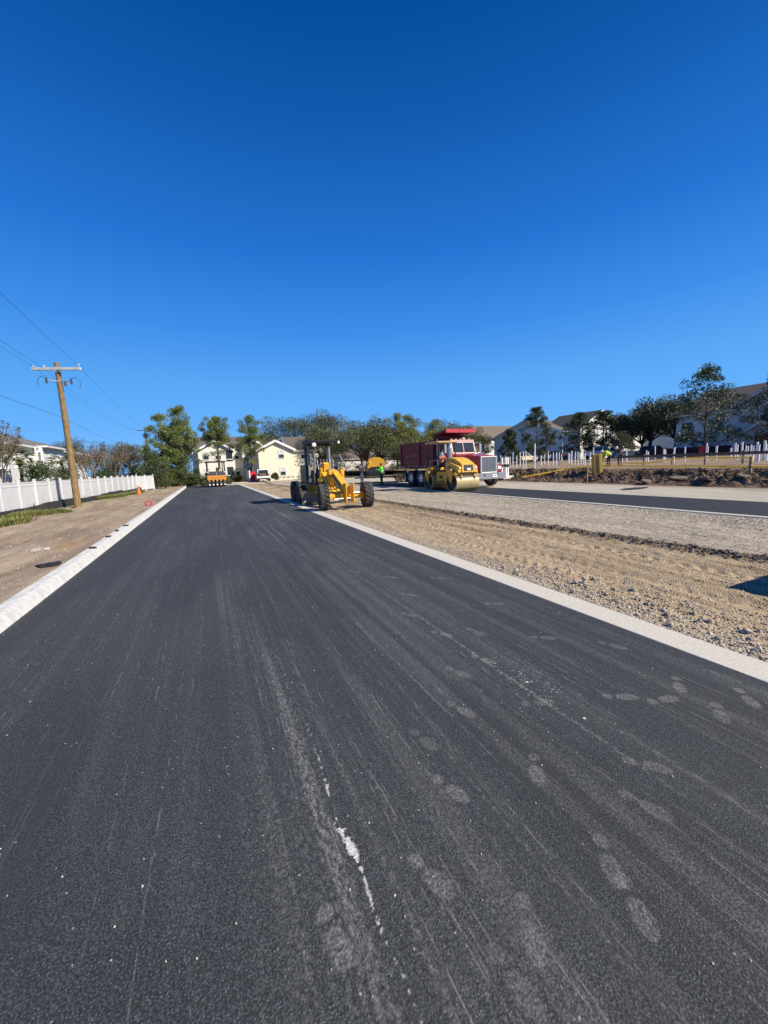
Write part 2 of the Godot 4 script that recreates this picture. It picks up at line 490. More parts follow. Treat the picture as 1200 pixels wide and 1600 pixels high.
	side_prism(t, "neck_decal", mat("decal_black", lin(0.03, 0.03, 0.03), 0.5), [Vector2(1.3, 1.41), Vector2(2.3, 0.96), Vector2(2.3, 0.84), Vector2(1.3, 1.28)], 0.246)
	boxpart(t, "saddle", y, Vector3(0, 1.34, 0.85), Vector3(0.95, 0.22, 0.28), 0.05)
	for s: float in [-1.0, 1.0]:
		var cy := rod(t, "lift_cylinder", y, [Vector3(0.48 * s, 1.62, 0.92), Vector3(0.5 * s, 1.05, 0.78)], 0.07, 9)
		rod(cy, "piston_rod", st, [Vector3(0.5 * s, 1.05, 0.78), Vector3(0.52 * s, 0.62, 0.62)], 0.03, 7)
		boxpart(t, "front_plate", y, Vector3(0.15 * s, 0.64, 2.92), Vector3(0.05, 0.76, 0.32), 0.02)
		rod(t, "sight_rod", gr, [Vector3(0.74 * s, 1.42, 0.9), Vector3(0.56 * s, 2.2, 0.3)], 0.028, 6)
		var tie := rod(t, "draw_bar", y, [Vector3(0.08 * s, 0.62, 2.62), Vector3(0.42 * s, 0.56, 0.55)], 0.06, 6)
		boxpart(tie, "draw_bar_plate", y, Vector3(0.42 * s, 0.56, 0.5), Vector3(0.18, 0.1, 0.24), 0.02)
		boxpart(t, "axle_knuckle", y, Vector3(0.66 * s, 0.5, 2.58), Vector3(0.2, 0.26, 0.2), 0.04)
		boxpart(t, "neck_bracket", y, Vector3(0.26 * s, 1.42, 1.35), Vector3(0.14, 0.2, 0.3), 0.03)
		rod(t, "hydraulic_hose", bl, [Vector3(0.3 * s, 1.3, 0.9), Vector3(0.36 * s, 1.0, 1.4), Vector3(0.25 * s, 0.75, 2.0), Vector3(0.2 * s, 0.62, 2.5)], 0.018, 5)
	boxpart(t, "front_axle", y, Vector3(0, 0.52, 2.58), Vector3(1.3, 0.17, 0.2), 0.04)
	rod(t, "tie_rod", st, [Vector3(-0.72, 0.36, 2.78), Vector3(0.72, 0.36, 2.78)], 0.025, 6)
	rod(t, "piston_rod", mat("chrome", lin(0.75, 0.75, 0.75), 0.12, 1.0), [Vector3(0.05, 0.66, 2.74), Vector3(0.55, 0.62, 2.7)], 0.03, 7)
	var ring := MB.new()
	ring.lathe([Vector2(0.48, -0.06), Vector2(0.64, -0.06), Vector2(0.64, 0.06), Vector2(0.48, 0.06), Vector2(0.48, -0.06)], Vector3(0, 0.6, 0.15), Vector3.UP, 26)
	part(ring, "blade_circle", y, t)
	var bp := []
	for k in 9:
		var a := -0.5 + 1.0 * k / 8.0
		bp.append(Vector2(0.5 - 0.5 * cos(a), 0.4 + 0.52 * sin(a)))
	for k in 9:
		var a := 0.5 - 1.0 * k / 8.0
		bp.append(Vector2(0.525 - 0.5 * cos(a), 0.4 + 0.52 * sin(a)))
	var bb := MB.new()
	bb.prism(bp, 2.5, Transform3D(Basis(Vector3(0, 0, 1), Vector3(0, 1, 0), Vector3(1, 0, 0)), Vector3.ZERO))
	bb.box(Vector3(0, 0.1, 0.1), Vector3(2.5, 0.12, 0.02), Basis(Vector3.RIGHT, 0.4))
	var blade := part(bb, "grader_blade", du, t, Vector3(0, 0.02, 0.1))
	blade.rotation.y = 0.1
	person("person", "grader operator in a dark shirt and cap seated under the black canopy", at + Basis(Vector3.UP, turn) * Vector3(0, 0.31, -1.0), turn, SEATED, {"skin": Color(0.35, 0.19, 0.12), "shirt": Color(0.05, 0.045, 0.06), "sleeve": Color(0.3, 0.16, 0.12), "trousers": Color(0.02, 0.025, 0.04), "boots": Color(0.03, 0.02, 0.015), "hair": Color(0.02, 0.015, 0.01), "hat": lin(0.16, 0.03, 0.03)})

const SEATED := {"hip": Vector3(0, 0.99, -0.02), "waist": Vector3(0, 1.14, -0.04), "chest": Vector3(0, 1.35, -0.03), "neck": Vector3(0, 1.52, 0.0), "head": Vector3(0, 1.66, 0.03), "shl": Vector3(-0.19, 1.45, -0.01), "shr": Vector3(0.19, 1.45, -0.01), "ell": Vector3(-0.27, 1.22, 0.14), "elr": Vector3(0.27, 1.22, 0.14), "wrl": Vector3(-0.16, 1.34, 0.4), "wrr": Vector3(0.16, 1.34, 0.4),
	"hpl": Vector3(-0.1, 0.97, 0.03), "hpr": Vector3(0.1, 0.97, 0.03), "knl": Vector3(-0.15, 1.0, 0.46), "knr": Vector3(0.15, 1.0, 0.46), "anl": Vector3(-0.15, 0.72, 0.6), "anr": Vector3(0.15, 0.72, 0.6)}

func drum(parent: Node, at: Vector3, R: float, W: float, m: Material, dark: Material) -> void:
	var b := MB.new()
	b.lathe([Vector2(R - 0.05, -W * 0.5), Vector2(R - 0.012, -W * 0.5), Vector2(R, -W * 0.5 + 0.012), Vector2(R, W * 0.5 - 0.012), Vector2(R - 0.012, W * 0.5), Vector2(R - 0.05, W * 0.5)], at, Vector3.RIGHT, 44)
	var d := part(b, "roller_drum", m, parent)
	var e := MB.new()
	e.lathe([Vector2(0, -W * 0.5 + 0.16), Vector2(R - 0.05, -W * 0.5 + 0.1), Vector2(R - 0.05, -W * 0.5)], at, Vector3.RIGHT, 30)
	e.lathe([Vector2(R - 0.05, W * 0.5), Vector2(R - 0.05, W * 0.5 - 0.1), Vector2(0, W * 0.5 - 0.16)], at, Vector3.RIGHT, 30)
	e.cyl(at + Vector3(-W * 0.5, 0, 0), at + Vector3(W * 0.5, 0, 0), 0.14, 0.14, 14)
	part(e, "drum_hub", dark, d)

func tandem_roller(at: Vector3, turn: float) -> void:
	var t := thing("tandem_roller", "yellow tandem drum roller with tan canopy standing on the narrow asphalt lane", "road roller", at, turn)
	var y := mat("roller_yellow", lin(0.74, 0.42, 0.05), 0.4, 0.0, 1)
	var bl := mat("black", lin(0.02, 0.02, 0.022), 0.5)
	var dr := mat("drum_steel", lin(0.5, 0.39, 0.21), 0.45, 0.15, 1)
	var dk := mat("hub_dark", lin(0.05, 0.045, 0.035), 0.6)
	var st := mat("steel", lin(0.33, 0.33, 0.33), 0.35, 0.7, 1)
	var W := 1.52
	for s: float in [-1.0, 1.0]:
		drum(t, Vector3(0, 0.52, 1.22 * s), 0.52, W, dr, dk)
		boxpart(t, "drum_frame", y, Vector3(0, 0.98, 1.22 * s + 0.1 * s), Vector3(W + 0.08, 0.2, 0.62), 0.05)
		for q: float in [-1.0, 1.0]:
			side_prism(t, "yoke_plate", y, [Vector2(1.22 * s - 0.2, 1.06), Vector2(1.22 * s - 0.1, 1.26), Vector2(1.22 * s + 0.1, 1.26), Vector2(1.22 * s + 0.2, 1.06), Vector2(1.22 * s + 0.1, 0.62), Vector2(1.22 * s, 0.5), Vector2(1.22 * s - 0.1, 0.62)], 0.07, q * (W * 0.5 + 0.06))
		boxpart(t, "scraper_bar", st, Vector3(0, 0.8, (1.22 + 0.47) * s), Vector3(W, 0.08, 0.04), 0.01)
		boxpart(t, "water_spray_bar", bl, Vector3(0, 0.99, (1.22 + 0.5) * s), Vector3(1.3, 0.06, 0.06), 0.01)
		for q: float in [-0.42, 0.42]:
			rod(t, "drum_link", y, [Vector3(q, 1.0, (1.22 + 0.4) * s), Vector3(q * 1.05, 0.82, (1.22 + 0.52) * s), Vector3(q * 1.1, 0.7, (1.22 + 0.5) * s)], 0.045, 6)
	boxpart(t, "centre_frame", y, Vector3(0, 0.78, 0), Vector3(1.15, 0.72, 1.25), 0.05)
	boxpart(t, "access_step", bl, Vector3(-0.66, 0.55, 0.0), Vector3(0.18, 0.05, 0.5), 0.01)
	boxpart(t, "side_panel", dk, Vector3(-0.59, 0.8, -0.1), Vector3(0.02, 0.2, 0.3))
	# hood over the front drum, water tank over the rear one
	var hood := side_prism(t, "engine_hood", y, [Vector2(0.42, 1.06), Vector2(0.42, 1.86), Vector2(0.7, 1.9), Vector2(1.15, 1.8), Vector2(1.62, 1.58), Vector2(1.74, 1.5), Vector2(1.78, 1.06)], 0.84)
	for s: float in [-1.0, 1.0]:
		side_prism(hood, "hood_shoulder", y, [Vector2(0.5, 1.06), Vector2(0.5, 1.62), Vector2(0.9, 1.62), Vector2(1.55, 1.44), Vector2(1.7, 1.38), Vector2(1.72, 1.06)], 0.24, 0.53 * s)
		boxpart(hood, "headlight_frame", bl, Vector3(0.53 * s, 1.29, 1.722), Vector3(0.18, 0.15, 0.02), 0.005)
		boxpart(hood, "headlight", mat("lamp_lens", lin(0.85, 0.86, 0.85), 0.15), Vector3(0.53 * s, 1.29, 1.736), Vector3(0.13, 0.1, 0.012), 0.003)
		for k in 4:
			boxpart(hood, "louvre", bl, Vector3(0.652 * s, 1.2 + 0.07 * k, 0.85), Vector3(0.008, 0.03, 0.4))
	boxpart(hood, "grille", bl, Vector3(0, 1.3, 1.77), Vector3(0.6, 0.32, 0.03), 0.005, Basis(Vector3.RIGHT, -0.1))
	for k in 5:
		boxpart(hood, "grille_bar", st, Vector3(0, 1.18 + 0.06 * k, 1.79), Vector3(0.56, 0.014, 0.01))
	boxpart(hood, "number_plate", mat("white_paint", lin(0.78, 0.78, 0.76), 0.4), Vector3(0, 1.22, 1.802), Vector3(0.22, 0.13, 0.01))
	boxpart(t, "water_tank", y, Vector3(0, 1.24, -1.4), Vector3(1.3, 0.4, 0.7), 0.1)
	boxpart(t, "platform", bl, Vector3(0, 1.17, -0.35), Vector3(1.4, 0.06, 1.4), 0.01)
	var seat := boxpart(t, "seat", bl, Vector3(-0.1, 1.42, -0.75), Vector3(0.5, 0.14, 0.48), 0.05)
	boxpart(seat, "backrest", bl, Vector3(-0.1, 1.75, -1.0), Vector3(0.48, 0.6, 0.12), 0.05)
	boxpart(t, "dashboard", bl, Vector3(-0.1, 1.55, 0.1), Vector3(0.7, 0.5, 0.16), 0.04)
	var sw := MB.new()
	sw.lathe([Vector2(0.17, -0.014), Vector2(0.186, 0.0), Vector2(0.17, 0.014), Vector2(0.156, 0.0), Vector2(0.17, -0.014)], Vector3(-0.1, 1.85, -0.15), Vector3(0, 0.8, -0.6).normalized(), 18)
	part(sw, "steering_wheel", bl, t)
	for s: float in [-1.0, 1.0]:
		rod(t, "canopy_post", bl, [Vector3(0.6 * s, 1.2, -1.5), Vector3(0.58 * s, 2.78, -1.45)], 0.04, 7)
		rod(t, "canopy_post", bl, [Vector3(0.6 * s, 1.2, -0.2), Vector3(0.55 * s, 2.78, -0.3)], 0.04, 7)
		rod(t, "handrail", st, [Vector3(0.66 * s, 1.2, -1.2), Vector3(0.68 * s, 1.75, -1.1), Vector3(0.68 * s, 1.8, -0.3), Vector3(0.66 * s, 1.2, -0.2)], 0.02, 6)
	var cz := MB.new()
	cz.prism([Vector2(-1.0, 2.78), Vector2(0.5, 2.78), Vector2(0.53, 2.82), Vector2(0.3, 2.9), Vector2(-0.8, 2.9), Vector2(-1.02, 2.83)], 1.3, Transform3D(Basis(Vector3(0, 0, 1), Vector3(0, 1, 0), Vector3(1, 0, 0)), Vector3(0, 0, -0.7)))
	part(cz, "canopy_roof", mat("canopy_tan", lin(0.62, 0.42, 0.17), 0.5, 0.0, 1), t)
	var ex := MB.new()
	ex.lathe([Vector2(0, 0), Vector2(0.12, 0.0), Vector2(0.12, 0.62), Vector2(0.1, 0.68), Vector2(0.06, 0.7), Vector2(0.06, 0.85)], Vector3(-0.42, 1.86, 0.62), Vector3.UP, 16)
	part(ex, "exhaust_muffler", mat("galvanised", lin(0.5, 0.5, 0.5), 0.38, 0.6, 1), t)
	rod(t, "mirror_arm", st, [Vector3(-0.56, 2.2, -0.28), Vector3(-0.66, 2.12, 0.1)], 0.014, 5)
	lamp_head(t, Vector3(-0.66, 2.1, 0.15), Vector3(-0.2, 0, 1).normalized(), 0.11, "mirror")
	person("person", "roller operator in a red plaid shirt seated under the tan canopy", at + Basis(Vector3.UP, turn) * Vector3(-0.1, 0.53, -0.72), turn, SEATED, {"skin": Color(0.4, 0.23, 0.15), "shirt": Color(0.42, 0.14, 0.1), "trousers": Color(0.02, 0.02, 0.025), "boots": Color(0.5, 0.47, 0.44), "hair": Color(0.02, 0.015, 0.01), "hat": lin(0.03, 0.03, 0.04)})

func dump_truck(at: Vector3, turn: float) -> void:
	var t := thing("dump_truck", "red dump truck with maroon box and chrome grille parked behind the tandem roller", "dump truck", at, turn)
	t.scale = Vector3(1.05, 1.05, 1.05)
	var red := mat("truck_red", lin(0.42, 0.018, 0.03), 0.25, 0.0, 1)
	red.clearcoat_enabled = true
	red.clearcoat = 0.3
	var mar := mat("box_maroon", lin(0.26, 0.016, 0.028), 0.5, 0.0, 2)
	var bl := mat("black", lin(0.02, 0.02, 0.022), 0.5)
	var ch := mat("chrome", lin(0.75, 0.75, 0.75), 0.12, 1.0)
	var al := mat("aluminium", lin(0.62, 0.62, 0.63), 0.3, 0.85)
	var gl := mat("dark_glass", lin(0.03, 0.038, 0.045), 0.06)
	var wh := mat("white_paint", lin(0.78, 0.78, 0.76), 0.4)
	for s: float in [-1.0, 1.0]:
		wheel(t, Vector3(1.05 * s, 0.53, 3.1), 0.53, 0.3, 0.3, al, 0, "front_wheel")
		for z: float in [-1.5, -2.85]:
			wheel(t, Vector3(1.08 * s, 0.53, z), 0.53, 0.28, 0.3, al, 0, "rear_wheel")
			wheel(t, Vector3(0.74 * s, 0.53, z), 0.53, 0.28, 0.3, al, 0, "rear_wheel")
		boxpart(t, "chassis_rail", bl, Vector3(0.42 * s, 0.88, -0.1), Vector3(0.1, 0.28, 8.0), 0.01)
		rod(t, "fuel_tank", al, [Vector3(0.95 * s, 0.75, 0.55), Vector3(0.95 * s, 0.75, 1.75)], 0.3, 18)
		# mud guards over the front wheels
		var g := []
		for k in 9:
			var a := PI * k / 8.0
			g.append(Vector2(3.1 + 0.68 * cos(a), 0.62 + 0.62 * sin(a)))
		for k in 9:
			var a := PI - PI * k / 8.0
			g.append(Vector2(3.1 + 0.63 * cos(a), 0.62 + 0.57 * sin(a)))
		side_prism(t, "front_fender", red, g, 0.42, 1.0 * s)
		boxpart(t, "fender_panel", red, Vector3(1.0 * s, 1.08, 3.85), Vector3(0.42, 0.42, 0.12), 0.04)
		boxpart(t, "headlight", mat("lamp_lens", lin(0.85, 0.86, 0.85), 0.15), Vector3(1.0 * s, 1.12, 3.92), Vector3(0.26, 0.16, 0.02), 0.005)
		boxpart(t, "mud_flap", bl, Vector3(0.92 * s, 0.55, -3.5), Vector3(0.6, 0.7, 0.02))
	# hood
	var hd := MB.new()
	var prof := [[1.75, 0.98, 1.98], [2.4, 0.93, 1.96], [3.2, 0.82, 1.92], [3.8, 0.73, 1.86], [4.0, 0.7, 1.82]]
	for k in prof.size() - 1:
		var p: Array = prof[k]
		var q: Array = prof[k + 1]
		for s: float in [-1.0, 1.0]:
			hd.quad(Vector3(s * p[1], 0.95, p[0]), Vector3(s * q[1], 0.95, q[0]), Vector3(s * q[1], q[2] - 0.12, q[0]), Vector3(s * p[1], p[2] - 0.12, p[0]), Vector3(s, 0, 0.1).normalized())
			hd.quad(Vector3(s * p[1], p[2] - 0.12, p[0]), Vector3(s * q[1], q[2] - 0.12, q[0]), Vector3(s * (q[1] - 0.14), q[2], q[0]), Vector3(s * (p[1] - 0.14), p[2], p[0]), Vector3(s, 1, 0.1).normalized())
			hd.quad(Vector3(s * (p[1] - 0.14), p[2], p[0]), Vector3(s * (q[1] - 0.14), q[2], q[0]), Vector3(0, q[2] + 0.07, q[0]), Vector3(0, p[2] + 0.07, p[0]), Vector3(s * 0.1, 1, 0.1).normalized())
	hd.prism([Vector2(-0.7, 0.95), Vector2(0.7, 0.95), Vector2(0.7, 1.7), Vector2(0.56, 1.82), Vector2(0, 1.89), Vector2(-0.56, 1.82), Vector2(-0.7, 1.7)], 0.03, Transform3D(Basis(), Vector3(0, 0, 3.995)))
	var hood := part(hd, "hood", red, t)
	boxpart(hood, "hood_badge", al, Vector3(-0.9, 1.62, 3.0), Vector3(0.02, 0.05, 0.36))
	boxpart(hood, "hood_ornament", ch, Vector3(0, 1.86, 4.03), Vector3(0.07, 0.1, 0.05), 0.01)
	# grille: bright surround, slats one by one
	var gr := boxpart(t, "grille", mat("grille_back", lin(0.2, 0.2, 0.18), 0.5, 0.0), Vector3(0, 1.31, 4.03), Vector3(1.16, 0.86, 0.03))
	for s: float in [-1.0, 1.0]:
		boxpart(gr, "grille_surround", wh, Vector3(0.6 * s, 1.32, 4.06), Vector3(0.055, 0.98, 0.1), 0.02)
	boxpart(gr, "grille_surround", wh, Vector3(0, 1.78, 4.06), Vector3(1.14, 0.055, 0.1), 0.02)
	boxpart(gr, "grille_surround", wh, Vector3(0, 0.86, 4.06), Vector3(1.14, 0.055, 0.1), 0.02)
	for k in 15:
		boxpart(gr, "grille_slat", al, Vector3(-0.53 + 1.06 * k / 14.0, 1.31, 4.06), Vector3(0.046 if k % 7 == 0 else 0.03, 0.84, 0.03), 0.006)
	var bu := boxpart(t, "bumper", al, Vector3(0, 0.66, 4.22), Vector3(2.4, 0.36, 0.1), 0.03)
	boxpart(bu, "licence_plate", wh, Vector3(0.28, 0.66, 4.285), Vector3(0.34, 0.17, 0.012))
	boxpart(bu, "plate_mark", bl, Vector3(0.3, 0.665, 4.293), Vector3(0.17, 0.05, 0.004))
	for s: float in [-1.0, 1.0]:
		boxpart(bu, "tow_hook", bl, Vector3(0.5 * s, 0.72, 4.28), Vector3(0.08, 0.12, 0.05), 0.01)
	# cab
	var cab := side_prism(t, "cab", red, [Vector2(0.5, 0.95), Vector2(0.5, 2.86), Vector2(0.62, 2.98), Vector2(1.5, 2.95), Vector2(1.62, 2.86), Vector2(1.82, 2.02), Vector2(1.82, 0.95)], 1.9)
	var wa := Basis(Vector3.RIGHT, -0.235)
	for s: float in [-1.0, 1.0]:
		boxpart(cab, "windscreen", gl, Vector3(0.43 * s, 2.44, 1.745), Vector3(0.82, 0.66, 0.02), 0.0, wa)
		boxpart(cab, "side_window", gl, Vector3(0.955 * s, 2.4, 1.1), Vector3(0.02, 0.6, 0.75))
		var door := boxpart(cab, "door", red, Vector3(0.958 * s, 1.7, 1.1), Vector3(0.02, 1.4, 0.95), 0.005)
		boxpart(door, "handle", ch, Vector3(0.975 * s, 1.75, 0.75), Vector3(0.02, 0.04, 0.16))
		boxpart(cab, "wiper", bl, Vector3(0.3 * s, 2.22, 1.815), Vector3(0.5, 0.02, 0.02), 0.0, Basis(Vector3.FORWARD, 0.3 * s))
		var mir := boxpart(t, "mirror", al, Vector3(1.42 * s, 2.4, 1.75), Vector3(0.2, 0.55, 0.07), 0.02)
		rod(mir, "mirror_arm", ch, [Vector3(0.95 * s, 2.8, 1.6), Vector3(1.42 * s, 2.72, 1.75), Vector3(1.42 * s, 2.1, 1.75), Vector3(0.97 * s, 2.05, 1.7)], 0.016, 5)
		rod(t, "exhaust_stack", mat("galvanised", lin(0.5, 0.5, 0.5), 0.38, 0.6, 1), [Vector3(0.98 * s, 1.1, 0.3), Vector3(0.98 * s, 3.1, 0.3)], 0.075, 12)
	for q: Array in [[Vector3(0, 2.1, 1.835), Vector3(1.86, 0.08, 0.04)], [Vector3(0, 2.8, 1.67), Vector3(1.86, 0.08, 0.05)], [Vector3(-0.9, 2.45, 1.755), Vector3(0.09, 0.7, 0.04)], [Vector3(0.9, 2.45, 1.755), Vector3(0.09, 0.7, 0.04)], [Vector3(0, 2.45, 1.76), Vector3(0.05, 0.68, 0.03)]]:
		boxpart(cab, "windscreen_frame", mat("frame_pink", lin(0.6, 0.42, 0.4), 0.4), q[0], q[1], 0.008, wa)
	boxpart(cab, "sun_visor", mat("frame_pink", lin(0.6, 0.42, 0.4), 0.4), Vector3(0, 2.91, 1.62), Vector3(1.9, 0.07, 0.2), 0.02, Basis(Vector3.RIGHT, 0.2))
	for k in 5:
		boxpart(cab, "roof_marker", mat("amber", lin(0.75, 0.5, 0.3), 0.3), Vector3(-0.7 + 0.35 * k, 3.0, 1.45), Vector3(0.11, 0.06, 0.1), 0.015)
	boxpart(cab, "roof_beacon", wh, Vector3(0.45, 3.08, 1.2), Vector3(0.2, 0.14, 0.14), 0.03)
	# dump box with ribs and a cab shield
	var bx := MB.new()
	bx.box(Vector3(0, 2.15, -1.9), Vector3(2.44, 1.65, 4.35), Basis(), 0.03)
	var body := part(bx, "dump_box", mar, t)
	boxpart(body, "top_rail", mar, Vector3(-1.24, 2.96, -1.9), Vector3(0.1, 0.12, 4.4), 0.02)
	boxpart(body, "top_rail", mar, Vector3(1.24, 2.96, -1.9), Vector3(0.1, 0.12, 4.4), 0.02)
	for s: float in [-1.0, 1.0]:
		for z: float in [-4.0, -1.5, 0.2]:
			boxpart(body, "side_post", mar, Vector3(1.26 * s, 2.12, z), Vector3(0.1, 1.6, 0.14), 0.02)
		for y: float in [1.9, 2.42]:
			boxpart(body, "side_rib", mar, Vector3(1.245 * s, y, -1.9), Vector3(0.05, 0.09, 4.0), 0.02)
		boxpart(body, "bottom_rail", mar, Vector3(1.25 * s, 1.36, -1.9), Vector3(0.08, 0.16, 4.3), 0.02)
		for k in 8:
			boxpart(body, "marker_strip", mat("marker_pale", lin(0.55, 0.42, 0.42), 0.4), Vector3(1.295 * s, 1.36, -3.8 + 0.5 * k), Vector3(0.006, 0.05, 0.2 if k % 2 == 0 else 0.1))
		# worn side lettering, no longer legible: broken pale strokes
		var wl := MB.new()
		var r2 := RandomNumberGenerator.new(); r2.seed = 4
		for k in 16:
			wl.box(Vector3(1.2235 * s, 2.1 + r2.randf_range(-0.07, 0.07), -3.6 + 0.13 * k + r2.randf_range(-0.03, 0.03)), Vector3(0.006, r2.randf_range(0.03, 0.16), r2.randf_range(0.03, 0.09)))
		part(wl, "worn_lettering", mat("worn_print", lin(0.34, 0.13, 0.15), 0.6), body)
		boxpart(body, "side_board", mar, Vector3(1.225 * s, 2.7, -2.8), Vector3(0.03, 0.2, 1.3), 0.01)
	var shl := side_prism(body, "cab_shield", mar, [Vector2(0.2, 2.9), Vector2(0.2, 3.42), Vector2(1.55, 3.62), Vector2(1.55, 3.5), Vector2(0.35, 3.28), Vector2(0.28, 2.9)], 2.44)
	boxpart(shl, "shield_lip", mat("lip_red", lin(0.45, 0.05, 0.07), 0.35), Vector3(0, 3.52, 1.58), Vector3(2.44, 0.24, 0.06), 0.02)
	boxpart(body, "box_floor", bl, Vector3(0, 1.24, -1.8), Vector3(1.9, 0.12, 4.2))
	boxpart(body, "tailgate", mar, Vector3(0, 2.1, -4.12), Vector3(2.3, 1.5, 0.08), 0.02)
	boxpart(body, "tail_sill", al, Vector3(-0.9, 1.22, -3.6), Vector3(0.5, 0.06, 1.0), 0.01)

func pneumatic_roller(at: Vector3, turn: float) -> void:
	var t := thing("pneumatic_roller", "orange rubber tyred roller with dark canopy at the far end of the asphalt", "road roller", at, turn)
	var o := mat("roller_orange", lin(0.62, 0.27, 0.05), 0.45, 0.0, 1)
	var bl := mat("black", lin(0.02, 0.02, 0.022), 0.5)
	var dk := mat("panel_dark", lin(0.05, 0.055, 0.07), 0.5)
	for k in 5:
		wheel(t, Vector3(-0.78 + 0.39 * k, 0.38, 1.55), 0.38, 0.26, 0.2, o, 0, "front_wheel")
		wheel(t, Vector3(-0.78 + 0.39 * k, 0.38, -1.5), 0.38, 0.26, 0.2, o, 0, "rear_wheel")
		boxpart(t, "tyre_scraper", mat("white_paint", lin(0.78, 0.78, 0.76), 0.4), Vector3(-0.78 + 0.39 * k, 0.24, 1.96), Vector3(0.16, 0.14, 0.03), 0.01)
		boxpart(t, "wheel_fork", o, Vector3(-0.78 + 0.39 * k, 0.72, 1.6), Vector3(0.2, 0.2, 0.5), 0.03)
	boxpart(t, "body_frame", o, Vector3(0, 0.92, 0), Vector3(2.0, 0.34, 3.7), 0.05)
	boxpart(t, "ballast_box", o, Vector3(0, 1.1, 1.4), Vector3(1.95, 0.3, 0.9), 0.06)
	boxpart(t, "front_panel", dk, Vector3(0, 1.48, 1.1), Vector3(1.9, 0.46, 0.9), 0.05)
	boxpart(t, "engine_hood", o, Vector3(0, 1.35, -1.2), Vector3(1.5, 0.6, 1.2), 0.08)
	boxpart(t, "panel_strip", mat("galvanised", lin(0.5, 0.5, 0.5), 0.38, 0.6, 1), Vector3(0, 1.48, 1.56), Vector3(0.05, 0.44, 0.02))
	var seat := boxpart(t, "seat", mat("seat_yellow", lin(0.6, 0.5, 0.15), 0.6), Vector3(0.3, 1.55, 0.0), Vector3(0.5, 0.14, 0.5), 0.05)
	boxpart(seat, "backrest", mat("seat_yellow", lin(0.6, 0.5, 0.15), 0.6), Vector3(0.3, 1.85, -0.26), Vector3(0.48, 0.6, 0.12), 0.05)
	for s: float in [-1.0, 1.0]:
		rod(t, "canopy_post", bl, [Vector3(0.92 * s, 1.2, 1.1), Vector3(0.9 * s, 2.75, 1.1)], 0.075, 7)
		rod(t, "canopy_post", bl, [Vector3(0.82 * s, 1.2, -0.75), Vector3(0.8 * s, 2.75, -0.75)], 0.055, 7)
		lamp_head(t, Vector3(0.85 * s, 1.62, 1.56), Vector3(0, 0, 1), 0.07, "headlight")
	boxpart(t, "canopy_roof", bl, Vector3(0, 2.78, 0.3), Vector3(2.2, 0.14, 2.2), 0.04)
	boxpart(t, "steering_column", bl, Vector3(0.3, 1.85, 0.55), Vector3(0.1, 0.4, 0.1), 0.02, Basis(Vector3.RIGHT, -0.4))

